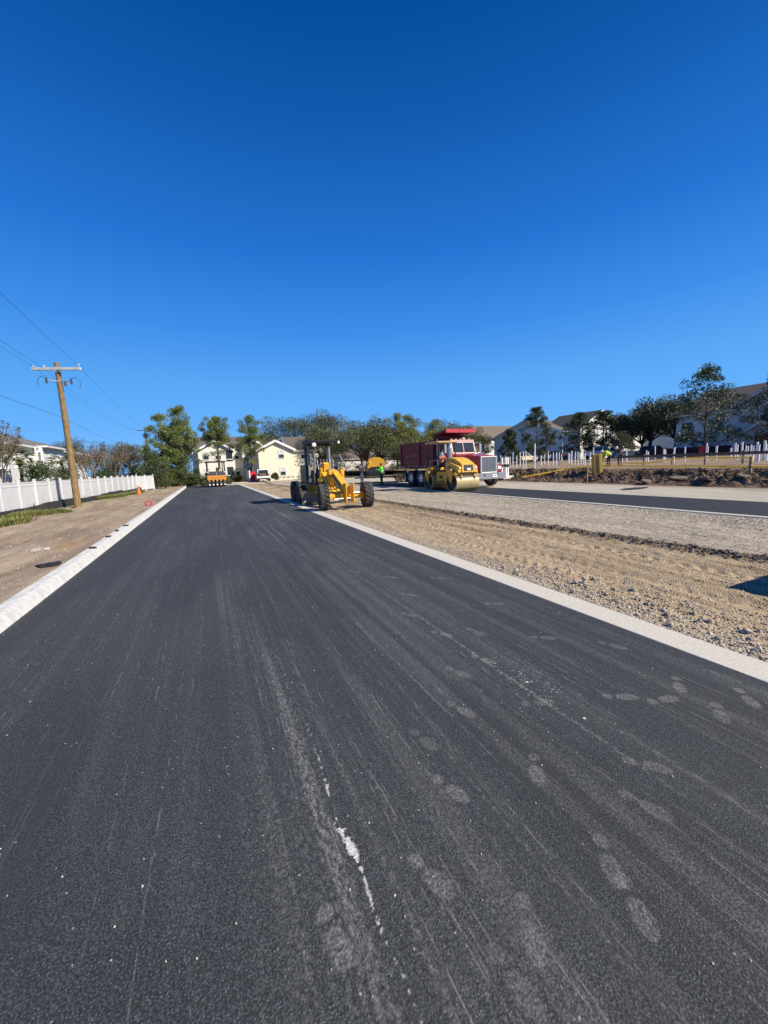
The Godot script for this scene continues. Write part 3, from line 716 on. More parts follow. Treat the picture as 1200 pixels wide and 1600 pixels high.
func car(called: String, label: String, kind: String, at: Vector3, turn: float, paint: Color, group := "") -> Node3D:
	var t := thing(called, label, kind, at, turn, group)
	var p := mat("paint%s" % paint, paint, 0.25)
	p.clearcoat_enabled = true
	var gl := mat("dark_glass", lin(0.03, 0.038, 0.045), 0.06)
	var bl := mat("black", lin(0.02, 0.02, 0.022), 0.5)
	var al := mat("aluminium", lin(0.62, 0.62, 0.63), 0.3, 0.85)
	var tall := 1.0 if kind == "car" else 1.22
	var L := 2.2 if kind == "car" else 2.4
	var low := [Vector2(-L, 0.36), Vector2(-L, 0.72 * tall), Vector2(-L + 0.1, 0.86 * tall)]
	var cabin: Array
	if kind == "car":
		low.append_array([Vector2(-L + 0.8, 0.9), Vector2(0.95, 0.9), Vector2(L - 0.15, 0.76), Vector2(L, 0.6), Vector2(L, 0.36)])
		cabin = [Vector2(-1.75, 0.88), Vector2(-1.05, 1.42), Vector2(0.1, 1.44), Vector2(1.05, 0.88)]
	else:
		low.append_array([Vector2(0.9, 1.1), Vector2(L - 0.2, 1.02), Vector2(L, 0.8), Vector2(L, 0.36)])
		cabin = [Vector2(-L + 0.06, 1.05), Vector2(-L + 0.25, 1.72), Vector2(0.35, 1.76), Vector2(1.1, 1.08)] if kind == "suv" else [Vector2(-0.6, 1.05), Vector2(-0.5, 1.72), Vector2(0.5, 1.74), Vector2(1.15, 1.08)]
	side_prism(t, "body", p, low, 1.78)
	var cb := side_prism(t, "cabin", p, cabin, 1.5)
	var inner := []
	var mid := Vector2()
	for q in cabin: mid += q / cabin.size()
	for q in cabin: inner.append(mid + (q - mid) * 0.82)
	for s: float in [-1.0, 1.0]:
		side_prism(cb, "side_window", gl, inner, 0.01, 0.756 * s)
		boxpart(cb, "window_pillar", p, Vector3(0.762 * s, mid.y, mid.x), Vector3(0.012, 0.5, 0.07))
		for z: float in [-L + 0.75, L - 0.8]:
			wheel(t, Vector3(0.8 * s, 0.34, z), 0.34, 0.22, 0.21, al, 0)
		boxpart(t, "headlight", mat("lamp_lens", lin(0.85, 0.86, 0.85), 0.15), Vector3(0.65 * s, 0.68 * tall, L - 0.01), Vector3(0.36, 0.14, 0.04), 0.01)
		boxpart(t, "tail_light", mat("tail_red", lin(0.4, 0.01, 0.01), 0.2), Vector3(0.78 * s, 0.78 * tall, -L), Vector3(0.16, 0.22, 0.04), 0.01)
	var a: Vector2 = cabin[3]
	var b: Vector2 = cabin[2]
	var d := (a - b).normalized()
	boxpart(cb, "windscreen", gl, Vector3(0, (a.y + b.y) * 0.5 + 0.012, (a.x + b.x) * 0.5 + 0.01), Vector3(1.36, 0.01, a.distance_to(b) * 0.86), 0.0, Basis(Vector3.RIGHT, atan2(-d.y, d.x)))
	a = cabin[0]; b = cabin[1]; d = (b - a).normalized()
	boxpart(cb, "rear_window", gl, Vector3(0, (a.y + b.y) * 0.5 + 0.01, (a.x + b.x) * 0.5 - 0.014), Vector3(1.3, 0.01, a.distance_to(b) * 0.75), 0.0, Basis(Vector3.RIGHT, atan2(-d.y, d.x)))
	boxpart(t, "front_bumper", bl, Vector3(0, 0.44, L), Vector3(1.7, 0.18, 0.1), 0.03)
	boxpart(t, "rear_bumper", bl, Vector3(0, 0.44, -L), Vector3(1.7, 0.18, 0.1), 0.03)
	return t

# ---------------------------------------------------------------- plants
func leaf(b: MB, p: Vector3, d: Vector3, s: Vector3, l: float, w: float) -> void:
	var nn := d.cross(s).normalized()
	var m := p + d * l * 0.5 + nn * l * 0.06
	var tip := p + d * l
	var a := m + s * w * 0.5
	var c := m - s * w * 0.5
	b.v.push_back(p); b.v.push_back(a); b.v.push_back(tip)
	b.v.push_back(p); b.v.push_back(tip); b.v.push_back(c)
	for i in 6:
		b.n.push_back(nn); b.c.push_back(b.col)

func clump(b: MB, at: Vector3, r: Vector3, count: int, l: float, w: float, base: Color, vary: float, rg: RandomNumberGenerator, lift := 0.2) -> void:
	var tone := 1.0 + rg.randf_range(-vary, vary)
	for i in count:
		var d := Vector3(rg.randfn(), rg.randfn(), rg.randfn()).normalized()
		var p := at + d * r * pow(rg.randf(), 0.4)
		var dir := (d * 0.6 + Vector3(rg.randfn(), rg.randfn() + lift, rg.randfn()) * 0.6).normalized()
		var s := dir.cross(Vector3(rg.randfn(), rg.randfn(), rg.randfn())).normalized()
		var k := tone * rg.randf_range(0.72, 1.3)
		b.col = Color(base.r * k * rg.randf_range(0.9, 1.12), base.g * k, base.b * k)
		leaf(b, p, dir, s, l * rg.randf_range(0.7, 1.25), w * rg.randf_range(0.8, 1.2))

func leafy() -> MB:
	var b := MB.new()
	b.tinted = true
	return b

func leaf_mat() -> StandardMaterial3D:
	var m := vmat("leaves", 0.55)
	m.cull_mode = BaseMaterial3D.CULL_DISABLED
	m.backlight_enabled = true
	m.backlight = Color(0.35, 0.35, 0.2)
	return m

func limb(b: MB, a: Vector3, e: Vector3, r0: float, r1: float, sag: float, rg: RandomNumberGenerator, seg := 5) -> void:
	var pts := []
	for k in 4:
		var t := k / 3.0
		pts.append(a.lerp(e, t) + Vector3(rg.randf_range(-1, 1), 0, rg.randf_range(-1, 1)) * sag * 0.3 * (1.0 if k in [1, 2] else 0.0) + Vector3(0, sag * sin(PI * t), 0))
	b.tube(pts, r0, r1, seg)

func tree(called: String, label: String, at: Vector3, group: String, wood: MB, crown: MB, bark: String, kind := "tree") -> Node3D:
	var t := thing(called, label, kind, at, 0.0, group)
	var c: Color = {"grey": lin(0.16, 0.13, 0.11), "brown": lin(0.13, 0.085, 0.06), "pale": lin(0.34, 0.27, 0.2)}[bark]
	part(wood, "trunk", mat("bark_" + bark, c, 0.9, 0.0, 2), t)
	part(crown, "crown", leaf_mat(), t)
	return t

func oak(h: float, sp: float, sd: int, base: Color, dens := 1.0) -> Array:
	var rg := RandomNumberGenerator.new(); rg.seed = sd
	var w := MB.new()
	var b := leafy()
	var fork := Vector3(rg.randf_range(-0.2, 0.2), h * 0.26, rg.randf_range(-0.2, 0.2))
	w.tube([Vector3(0, -0.3, 0), Vector3(0.03, h * 0.1, 0), fork], h * 0.034, h * 0.024, 8)
	var n := int(46 * dens)
	for k in n:
		var el := asin(rg.randf_range(-0.18, 1.0))
		var az := rg.randf() * TAU
		var rad := rg.randf_range(0.45, 1.0)
		var d := Vector3(cos(az) * cos(el), sin(el), sin(az) * cos(el))
		var p := Vector3(0, h * 0.52, 0) + d * Vector3(sp * 0.5, h * 0.42, sp * 0.5) * rad * rg.randf_range(0.88, 1.08)
		var r := sp * rg.randf_range(0.09, 0.16)
		clump(b, p, Vector3(r, r * 0.72, r), int(260 * r / (sp * 0.12)), 0.2, 0.13, base, 0.25, rg)
		if k % 3 == 0:
			limb(w, fork, p, h * 0.014, h * 0.003, h * 0.03, rg)
	return [w, b]

func pine(h: float, sp: float, sd: int, base: Color, bare: float) -> Array:
	var rg := RandomNumberGenerator.new(); rg.seed = sd
	var w := MB.new()
	var b := leafy()
	w.tube([Vector3(0, -0.3, 0), Vector3(0.05, h * 0.4, 0.03), Vector3(-0.04, h * 0.75, 0), Vector3(0.02, h * 0.9, 0)], h * 0.02, h * 0.004, 8)
	var mid := h * (1.0 + bare) * 0.5
	for k in 84:
		var d := Vector3(rg.randfn(), rg.randfn(), rg.randfn()).normalized()
		var p := Vector3(0, mid, 0) + d * Vector3(sp * 0.5, h * (1.0 - bare) * 0.5, sp * 0.5) * pow(rg.randf(), 0.45)
		if k < 7: p = Vector3(rg.randfn() * 0.07 * sp, h * rg.randf_range(0.88, 0.97), rg.randfn() * 0.07 * sp)
		elif k % 6 == 0: p.y = lerpf(h * (bare - 0.12), mid, rg.randf())
		var out := Vector2(p.x, p.z).length()
		limb(w, Vector3(0, maxf(p.y - out * 0.45, h * 0.12), 0), p, h * 0.005, h * 0.0015, 0.0, rg, 4)
		var r := sp * rg.randf_range(0.075, 0.125)
		clump(b, p, Vector3(r, r * 0.7, r), 165, 0.24, 0.055, base, 0.24, rg, 0.4)
	return [w, b]

func magnolia(h: float, sp: float, sd: int, base: Color, dens := 1.0) -> Array:
	var rg := RandomNumberGenerator.new(); rg.seed = sd
	var w := MB.new()
	var b := leafy()
	w.tube([Vector3(0, -0.3, 0), Vector3(0.04, h * 0.5, 0), Vector3(0.0, h * 0.95, 0.03)], h * 0.014, h * 0.003, 7)
	for k in int(64 * dens):
		var t := rg.randf_range(0.16, 1.0)
		var rad := sp * 0.5 * (1.0 - pow(absf(t - 0.4) / 0.64, 1.8)) + 0.1
		var az := k * 2.4 + rg.randf_range(-0.5, 0.5)
		var out := rad * rg.randf_range(0.35, 1.08)
		var p := Vector3(cos(az) * out, h * t + rg.randf_range(-0.1, 0.1), sin(az) * out)
		limb(w, Vector3(0, h * t - out * 0.5, 0), p, h * 0.004, h * 0.0012, 0.0, rg, 4)
		var r := sp * rg.randf_range(0.055, 0.105)
		clump(b, p, Vector3(r, r * 0.85, r), 85, 0.2, 0.1, base, 0.3, rg, 0.5)
	return [w, b]

func myrtle(h: float, sp: float, sd: int) -> Array:
	var rg := RandomNumberGenerator.new(); rg.seed = sd
	var w := MB.new()
	var b := leafy()
	for k in 6:
		var az := TAU * k / 6 + rg.randf_range(-0.3, 0.3)
		var m := Vector3(cos(az) * sp * 0.14, h * 0.38, sin(az) * sp * 0.14)
		w.tube([Vector3(cos(az) * 0.12, -0.2, sin(az) * 0.12), m], 0.05, 0.035, 5)
		for q in 4:
			var a2 := az + rg.randf_range(-0.9, 0.9)
			var m2 := m + Vector3(cos(a2) * sp * 0.12, h * rg.randf_range(0.15, 0.25), sin(a2) * sp * 0.12)
			w.tube([m, m2], 0.03, 0.018, 4)
			for z in 5:
				var a3 := a2 + rg.randf_range(-1.2, 1.2)
				var e := m2 + Vector3(cos(a3) * sp * 0.16, h * rg.randf_range(0.12, 0.36), sin(a3) * sp * 0.16)
				w.tube([m2, e], 0.016, 0.006, 4)
				clump(b, e, Vector3(0.09, 0.13, 0.09), 10, 0.1, 0.07, Color(0.1, 0.085, 0.08), 0.3, rg)
				clump(b, m2.lerp(e, 0.3), Vector3(0.4, 0.35, 0.4), 15, 0.12, 0.05, Color(0.16, 0.125, 0.07), 0.3, rg)
		clump(b, m * 1.2 + Vector3(0, h * 0.08, 0), Vector3(0.5, 0.5, 0.5), 60, 0.13, 0.06, Color(0.14, 0.125, 0.05), 0.3, rg)
	return [w, b]

func bush(h: float, sp: float, sd: int, base: Color, n := 16) -> Array:
	var rg := RandomNumberGenerator.new(); rg.seed = sd
	var w := MB.new()
	var b := leafy()
	for k in 5:
		w.tube([Vector3(rg.randf_range(-0.15, 0.15), -0.1, rg.randf_range(-0.15, 0.15)), Vector3(rg.randf_range(-0.3, 0.3) * sp, h * 0.6, rg.randf_range(-0.3, 0.3) * sp)], 0.03, 0.01, 4)
	for k in n:
		var az := rg.randf() * TAU
		var t := rg.randf()
		var o := sp * 0.42 * sqrt(rg.randf()) * (1.0 - 0.55 * t * t)
		var r := sp * rg.randf_range(0.13, 0.2)
		clump(b, Vector3(cos(az) * o, h * (0.12 + 0.75 * t), sin(az) * o), Vector3(r, r * 0.8, r), 170, 0.16, 0.09, base, 0.28, rg)
	return [w, b]

func palm(h: float, sd: int) -> Array:
	var rg := RandomNumberGenerator.new(); rg.seed = sd
	var w := MB.new()
	var b := leafy()
	w.tube([Vector3(0, -0.2, 0), Vector3(0.08, h * 0.5, 0), Vector3(0.0, h * 0.8, 0.05)], 0.14, 0.11, 8)
	for k in 30:
		var az := k * 2.4
		var up := rg.randf_range(-0.5, 1.0)
		var o := Vector3(0, h * 0.8, 0)
		var d := Vector3(cos(az), up, sin(az)).normalized()
		var side := d.cross(Vector3.UP).normalized()
		var len := rg.randf_range(0.9, 1.3)
		for q in 9:
			var p := o + d * len * (0.4 + 0.06 * q) - Vector3(0, 0.02 * q * q * 0.15, 0)
			for s: float in [-1.0, 1.0]:
				var kk := rg.randf_range(0.75, 1.25)
				b.col = Color(0.1 * kk, 0.12 * kk, 0.035 * kk)
				leaf(b, p, (d + side * s * 0.9 - Vector3(0, 0.25, 0)).normalized(), d.cross(side).normalized().lerp(d, 0.4).normalized(), 0.42, 0.06)
	return [w, b]

# ---------------------------------------------------------------- buildings
func window(parent: Node, at: Vector3, out: Vector3, w: float, h: float, shutters := false) -> void:
	var turn := atan2(out.x, out.z)
	var o := Node3D.new()
	o.name = "window"
	parent.add_child(o, true)
	o.position = at
	o.rotation.y = turn
	var trim := mat("trim_white", lin(0.72, 0.72, 0.7), 0.5)
	boxpart(o, "pane", mat("dark_glass", lin(0.03, 0.038, 0.045), 0.06), Vector3(0, -h * 0.25, 0.015), Vector3(w, h * 0.5, 0.02))
	boxpart(o, "pane", mat("blind_glass", lin(0.5, 0.52, 0.53), 0.15), Vector3(0, h * 0.25, 0.015), Vector3(w, h * 0.5, 0.02))
	var f := MB.new()
	f.box(Vector3(0, h * 0.5 + 0.04, 0.03), Vector3(w + 0.18, 0.09, 0.06))
	f.box(Vector3(0, -h * 0.5 - 0.04, 0.04), Vector3(w + 0.22, 0.09, 0.09))
	for s: float in [-1.0, 1.0]:
		f.box(Vector3(s * (w * 0.5 + 0.04), 0, 0.03), Vector3(0.08, h, 0.06))
	f.box(Vector3(0, 0, 0.035), Vector3(w, 0.05, 0.05))
	f.box(Vector3(0, h * 0.25, 0.03), Vector3(0.03, h * 0.5 - 0.06, 0.03))
	part(f, "frame", trim, o)
	if shutters:
		for s: float in [-1.0, 1.0]:
			boxpart(o, "shutter", mat("shutter_dark", lin(0.03, 0.035, 0.05), 0.6), Vector3(s * (w * 0.5 + 0.3), 0, 0.03), Vector3(0.36, h + 0.1, 0.05), 0.01)

func gable(parent: Node, lo: Vector3, hi: Vector3, ridge: float, along_x: bool, wall: Material, roof: Material, over := 0.45) -> void:
	# walls from lo to hi (hi.y = eaves), pitched roof up to "ridge"
	var w := MB.new()
	var c := (lo + hi) * 0.5
	var size := hi - lo
	var half := (size.z if along_x else size.x) * 0.5
	var span := size.x if along_x else size.z
	var outline := [Vector2(-half, lo.y), Vector2(half, lo.y), Vector2(half, hi.y), Vector2(0, ridge), Vector2(-half, hi.y)]
	var bas := Basis(Vector3(0, 0, 1), Vector3(0, 1, 0), Vector3(-1, 0, 0)) if along_x else Basis()
	w.prism(outline, span, Transform3D(bas, Vector3(c.x, 0, c.z)))
	part(w, "wall", wall, parent)
	var slope := Vector2(half, hi.y - ridge)
	var dn := slope.normalized()
	var nn := Vector2(-dn.y, dn.x)
	for s: float in [-1.0, 1.0]:
		var a := Vector2(0, ridge) + nn * 0.02
		var e := Vector2(0, ridge) + slope + dn * over + nn * 0.02
		var poly := [a, e, e + nn * 0.14, a + nn * 0.14 + Vector2(0, 0.02)]
		var tr := [e - dn * 0.03 + nn * -0.14, e + dn * 0.06 + nn * -0.14, e + dn * 0.06 + nn * 0.1, e - dn * 0.0 + nn * 0.0]
		if s < 0:
			for q in poly.size(): poly[q] = Vector2(-poly[q].x, poly[q].y)
			for q in tr.size(): tr[q] = Vector2(-tr[q].x, tr[q].y)
		var rb := MB.new()
		rb.prism(poly, span + over * 2.0, Transform3D(bas, Vector3(c.x, 0, c.z)))
		var r := part(rb, "roof", roof, parent)
		var trim := mat("trim_white", lin(0.72, 0.72, 0.7), 0.5)
		var fb := MB.new()
		fb.prism(tr, span + over * 2.0 + 0.02, Transform3D(bas, Vector3(c.x, 0, c.z)))
		part(fb, "eaves_board", trim, r)
		# barge boards on both gable ends
		for g: float in [-1.0, 1.0]:
			var bb := MB.new()
			var p := [a - nn * 0.22, e - nn * 0.22, e + nn * 0.1, a + nn * 0.1]
			if s < 0:
				for q in p.size(): p[q] = Vector2(-p[q].x, p[q].y)
			bb.prism(p, 0.06, Transform3D(bas, Vector3(c.x, 0, c.z) + bas.z * g * (span * 0.5 + over + 0.034)))
			part(bb, "barge_board", trim, r)

# ---------------------------------------------------------------- ground sheets
func sheet(called: String, x0: float, x1: float, z0: float, z1: float, nx: int, nz: int, pw: float, hf: Callable, cf: Callable, m: Material, tex := false) -> MeshInstance3D:
	var v := PackedVector3Array(); var nr := PackedVector3Array(); var cl := PackedColorArray()
	var uv := PackedVector2Array(); var uv2 := PackedVector2Array(); var id := PackedInt32Array()
	for j in nz + 1:
		var z := z0 + (z1 - z0) * pow(float(j) / nz, pw)
		for i in nx + 1:
			var x := x0 + (x1 - x0) * i / nx
			v.push_back(Vector3(x, hf.call(x, z), z))
			cl.push_back(cf.call(x, z))
			uv.push_back(Vector2(x, z) * 0.5)
			uv2.push_back(Vector2(float(i) / nx, (z - z0) / (z1 - z0)))
	var row := nx + 1
	for j in nz + 1:
		for i in row:
			var a := v[j * row + maxi(i - 1, 0)]
			var b := v[j * row + mini(i + 1, nx)]
			var c := v[maxi(j - 1, 0) * row + i]
			var d := v[mini(j + 1, nz) * row + i]
			var q := (b - a).cross(d - c).normalized()
			nr.push_back(q if q.y > 0 else -q)
	for j in nz:
		for i in nx:
			var k := j * row + i
			for t: int in [k, k + row, k + row + 1, k, k + row + 1, k + 1]: id.push_back(t)
	var a := []
	a.resize(Mesh.ARRAY_MAX)
	a[Mesh.ARRAY_VERTEX] = v; a[Mesh.ARRAY_NORMAL] = nr; a[Mesh.ARRAY_INDEX] = id
	if not tex: a[Mesh.ARRAY_COLOR] = cl
	if tex:
		a[Mesh.ARRAY_TEX_UV] = uv; a[Mesh.ARRAY_TEX_UV2] = uv2
	var me := ArrayMesh.new()
	me.add_surface_from_arrays(Mesh.PRIMITIVE_TRIANGLES, a)
	var o := part(me, called, m, self)
	o.set_meta("kind", "structure")
	return o

var fn := []
func nz(k: int, x: float, y: float) -> float:
	return fn[k].get_noise_2d(x, y)

func ridge_x(z: float) -> float:
	return 7.45 + 0.16 * sin(z * 0.35 + 1.0) - clampf(-z - 6.0, 0.0, 12.0) * 0.055

func h_right(x: float, z: float) -> float:
	var d := (x - ridge_x(z)) / 0.16
	var h := -0.006 + 0.02 * nz(0, x * 1.2, z * 0.35) + 0.02 * nz(1, x * 6.5, z * 1.1) + 0.016 * nz(2, x * 15.0, z * 7.0)
	h += 0.08 * exp(-d * d) * (0.75 + 0.7 * nz(1, x * 9.0, z * 9.0))
	for c: float in [4.95, 5.75, 6.7, 8.6, 10.2]:
		var u := (x - c - 0.12 * sin(z * 0.23 + c)) / 0.14
		h += (0.012 * exp(-(absf(u) - 1.5) * (absf(u) - 1.5) * 3.0) - 0.022 * exp(-u * u)) * (0.6 + 0.5 * nz(0, z * 0.5, c * 3.0))
	# tyre lugs pressed into the strip beside the edging
	for c: float in [4.6, 5.2, 6.35]:
		var q := (x - c - 0.05 * sin(z * 0.5)) / 0.17
		if absf(q) < 1.0:
			h += (-0.015 + 0.022 * sin(z * 30.0 + absf(q) * 4.5)) * (1.0 - q * q) * clampf(0.5 + nz(0, z * 0.4, c), 0.0, 1.0)
	return h * clampf((x - 3.78) / 0.3, 0.25, 1.0) * clampf((11.98 - x) / 0.3, 0.25, 1.0)

func c_right(x: float, z: float) -> Color:
	var k := 1.0 + 0.2 * nz(1, x * 2.6, z * 0.5) + 0.2 * nz(2, x * 9.0, z * 3.0) - 0.35 * clampf(nz(2, x * 16.0, z * 0.8) - 0.15, 0.0, 1.0)
	var tan_ := Color(0.6, 0.47, 0.305)
	var wet := Color(0.3, 0.225, 0.14)
	var grey := Color(0.6, 0.525, 0.41)
	var pale := Color(0.52, 0.455, 0.36)
	var rx := ridge_x(z)
	var band := clampf(1.0 - absf(x - rx + 0.75) / 0.75, 0.0, 1.0) + clampf(1.0 - absf(x - 5.6) / 0.5, 0.0, 1.0) * 0.5
	var c := tan_.lerp(wet, clampf(band * (0.5 + 1.3 * nz(1, x * 5.0, z * 0.6)) + 0.5 * nz(0, x * 3.0, z * 0.6), 0.0, 0.85))
	c = c.lerp(grey, clampf((x - rx - 0.1) * 3.0, 0.0, 1.0))
	c = c.lerp(pale, clampf(1.0 - (x - 3.85) / 0.5, 0.0, 1.0) * 0.7)
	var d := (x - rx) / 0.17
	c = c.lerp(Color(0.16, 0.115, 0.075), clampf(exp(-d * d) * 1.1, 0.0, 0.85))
	return Color(c.r * k, c.g * k, c.b * k)

func h_left(x: float, z: float) -> float:
	var t := clampf((-2.5 - x) / 5.7, 0.0, 1.0)
	return 0.135 + 0.1 * t * t + 0.03 * nz(0, x * 0.8, z * 0.3) * t + 0.024 * nz(1, x * 5.5, z * 1.0) * clampf(t * 12.0, 0.0, 1.0) + 0.012 * nz(2, x * 12.0, z * 9.0)

func c_left(x: float, z: float) -> Color:
	var k := 1.0 + 0.26 * nz(1, x * 3.5, z * 0.7) + 0.22 * nz(2, x * 8.0, z * 4.0)
	var c := Color(0.42, 0.325, 0.235).lerp(Color(0.56, 0.455, 0.335), clampf(0.4 + 0.9 * nz(0, x * 2.0, z * 0.6), 0.0, 1.0))
	var o := Vector2((x + 2.95) / 0.35, (z + 10.9) / 0.9).length() + 0.5 * nz(2, x * 5.0, z * 3.0)
	c = c.lerp(Color(0.6, 0.38, 0.16), clampf(1.0 - o, 0.0, 0.6))
	return Color(c.r * k, c.g * k, c.b * k)

func h_lime(x: float, z: float) -> float:
	return -0.008 + 0.02 * nz(0, x, z * 0.4) + 0.012 * nz(1, x * 6.0, z * 2.0)

func c_lime(x: float, z: float) -> Color:
	var k := 1.0 + 0.15 * nz(1, x * 3.0, z * 0.5) + 0.12 * nz(2, x * 7.0, z * 5.0)
	var c := Color(0.66, 0.61, 0.5).lerp(Color(0.42, 0.335, 0.25), clampf((x - 19.6) * 0.45 + 0.5 * nz(0, x * 2.0, z), 0.0, 1.0))
	return Color(c.r * k, c.g * k, c.b * k)

func h_mound(x: float, z: float) -> float:
	var t := clampf((x - 21.4) / 4.6, 0.0, 1.0)
	var h := 0.72 * t * t * (3.0 - 2.0 * t) + 0.17 * sin(PI * t) * (0.7 + nz(0, x * 2.0, z * 1.6) * 1.6)
	h += (0.15 * nz(1, x * 3.4, z * 2.6) + 0.14 * nz(2, x * 5.0, z * 5.0) + 0.09 * nz(2, x * 11.0, z * 11.0)) * sin(PI * clampf(t, 0.02, 0.98))
	# open trench along the right end of the bank
	var q := clampf((z + 20.0) / 4.0, 0.0, 1.0) * exp(-pow((x - 24.6 - 0.2 * sin(z)) / 0.75, 2.0))
	return h - 0.55 * q - 0.004

func c_mound(x: float, z: float) -> Color:
	var k := 1.0 + 0.5 * nz(1, x * 4.0, z * 4.0) + 0.25 * nz(2, x * 9.0, z * 9.0)
	var t := clampf((x - 21.4) / 4.6, 0.0, 1.0)
	var c := Color(0.27, 0.19, 0.13).lerp(Color(0.11, 0.075, 0.05), clampf(0.45 + 1.1 * nz(0, x * 2.2, z * 2.2), 0.0, 1.0))
	c = c.lerp(Color(0.4, 0.3, 0.21), clampf((t - 0.86) * 7.0, 0.0, 1.0))
	return Color(c.r * k, c.g * k, c.b * k)

func h_pad(x: float, z: float) -> float:
	return 0.71 + 0.5 * clampf((x - 28.0) / 16.0, 0.0, 1.0) + 0.02 * nz(0, x, z)

func c_pad(x: float, z: float) -> Color:
	var k := 1.0 + 0.2 * nz(1, x * 2.0, z * 2.0)
	var c := Color(0.43, 0.33, 0.23).lerp(Color(0.12, 0.13, 0.06), clampf((x - 48.0) * 0.5, 0.0, 1.0))
	return Color(c.r * k, c.g * k, c.b * k)

func rocks(count: int, sd: int) -> Array:
	var rg := RandomNumberGenerator.new(); rg.seed = sd
	var out := []
	for q in count:
		var b := MB.new()
		var pts := []
		for k in 12:
			var d: Vector3 = ICO[k].normalized()
			pts.append(d * rg.randf_range(0.6, 1.25) * Vector3(0.5, 0.32, 0.4))
		for f: Array in ICO_F:
			var a: Vector3 = pts[f[0]]
			var e: Vector3 = pts[f[1]]
			var g: Vector3 = pts[f[2]]
			b.flat(a, e, g, ((a + e + g) / 3.0).normalized().slerp(((e - a).cross(g - a)).normalized() * signf((e - a).cross(g - a).dot(a + e + g)), 0.97))
		out.append(b.mesh())
	return out

const ICO := [Vector3(-1, 1.618, 0), Vector3(1, 1.618, 0), Vector3(-1, -1.618, 0), Vector3(1, -1.618, 0), Vector3(0, -1, 1.618), Vector3(0, 1, 1.618), Vector3(0, -1, -1.618), Vector3(0, 1, -1.618), Vector3(1.618, 0, -1), Vector3(1.618, 0, 1), Vector3(-1.618, 0, -1), Vector3(-1.618, 0, 1)]
const ICO_F := [[0, 11, 5], [0, 5, 1], [0, 1, 7], [0, 7, 10], [0, 10, 11], [1, 5, 9], [5, 11, 4], [11, 10, 2], [10, 7, 6], [7, 1, 8], [3, 9, 4], [3, 4, 2], [3, 2, 6], [3, 6, 8], [3, 8, 9], [4, 9, 5], [2, 4, 11], [6, 2, 10], [8, 6, 7], [9, 8, 1]]

# ---------------------------------------------------------------- asphalt
func asphalt_grain() -> void:
	var f := FastNoiseLite.new()
	f.noise_type = FastNoiseLite.TYPE_CELLULAR
	f.cellular_return_type = FastNoiseLite.RETURN_CELL_VALUE
	f.frequency = 0.27
	f.fractal_type = FastNoiseLite.FRACTAL_NONE
	f.seed = 5
	var cell := f.get_seamless_image(1024, 1024)
	cell.convert(Image.FORMAT_L8)
	f.cellular_return_type = FastNoiseLite.RETURN_DISTANCE
	var dist := f.get_seamless_image(1024, 1024)
	dist.convert(Image.FORMAT_L8)
	var a := cell.get_data()
	var d := dist.get_data()
	var rgbd := PackedByteArray(); rgbd.resize(1024 * 1024 * 3)
	var hd := PackedByteArray(); hd.resize(1024 * 1024)
	var r := RandomNumberGenerator.new(); r.seed = 9
	for i in a.size():
		var t := a[i] / 255.0
		var e := 1.0 - minf(d[i] / 160.0, 1.0)
		var v := 32.0 + 50.0 * t * e + 42.0 * r.randf() * e
		if t > 0.9: v += 24.0 * (t - 0.9) * 10.0 * e
		rgbd[i * 3] = int(v * 0.95); rgbd[i * 3 + 1] = int(v); rgbd[i * 3 + 2] = int(minf(255.0, v * 1.04))
		hd[i] = int(255.0 * clampf(0.25 + 0.5 * e * (0.5 + t), 0.0, 1.0))
	cache.grain = ImageTexture.create_from_image(Image.create_from_data(1024, 1024, false, Image.FORMAT_RGB8, rgbd))
	cache.grain_h = ImageTexture.create_from_image(Image.create_from_data(1024, 1024, false, Image.FORMAT_L8, hd))

const SEAM := [[-0.2, 0.44], [-0.9, 0.43], [-1.25, 0.43], [-1.7, 0.43], [-2.0, 0.44], [-2.6, 0.44], [-3.3, 0.41], [-4.2, 0.3], [-5.3, 0.18], [-9.0, -0.05], [-16.0, -0.3], [-50.0, -0.4]]
# shoe prints on the fresh mat: x, z, heading, strength
const PRINTS := [[0.27, -1.17, 0.1, 0.5], [0.68, -1.19, 0.35, 0.42], [0.985, -1.5, 0.3, 0.5], [1.05, -1.87, 0.2, 0.3], [1.41, -2.0, 0.3, 0.35], [0.9, -0.88, -0.5, 0.3], [1.36, -0.91, -0.6, 0.4], [1.3, -0.76, -0.5, 0.42], [1.47, -1.4, -0.7, 0.4], [1.91, -1.81, 1.2, 0.35], [2.45, -1.6, 1.0, 0.5], [2.66, -1.44, 1.3, 0.5], [2.95, -1.5, -0.9, 0.5], [3.16, -1.2, -0.7, 0.55], [2.83, -1.2, -0.9, 0.4], [1.94, -3.03, 0.5, 0.45], [1.9, -3.62, 0.4, 0.4], [1.97, -2.45, 0.4, 0.5], [1.67, -2.39, 0.3, 0.4], [0.75, -0.8, 0.1, 0.3], [2.2, -4.2, 0.6, 0.4], [2.35, -5.0, 0.4, 0.4], [2.0, -5.6, 0.5, 0.35], [2.9, -3.4, 1.0, 0.45], [2.7, -2.5, 0.9, 0.4], [3.1, -2.1, 0.4, 0.4], [1.75, -1.0, 0.3, 0.3], [2.0, -1.15, 0.7, 0.35], [2.25, -2.9, 0.2, 0.35], [2.6, -6.3, 0.5, 0.35], [2.9, -4.6, 0.8, 0.4]]

func seam_x(z: float) -> float:
	for k in SEAM.size() - 1:
		if z <= SEAM[k][0] and z >= SEAM[k + 1][0]:
			return lerpf(SEAM[k][1], SEAM[k + 1][1], (z - SEAM[k][0]) / (SEAM[k + 1][0] - SEAM[k][0]))
	return 0.44

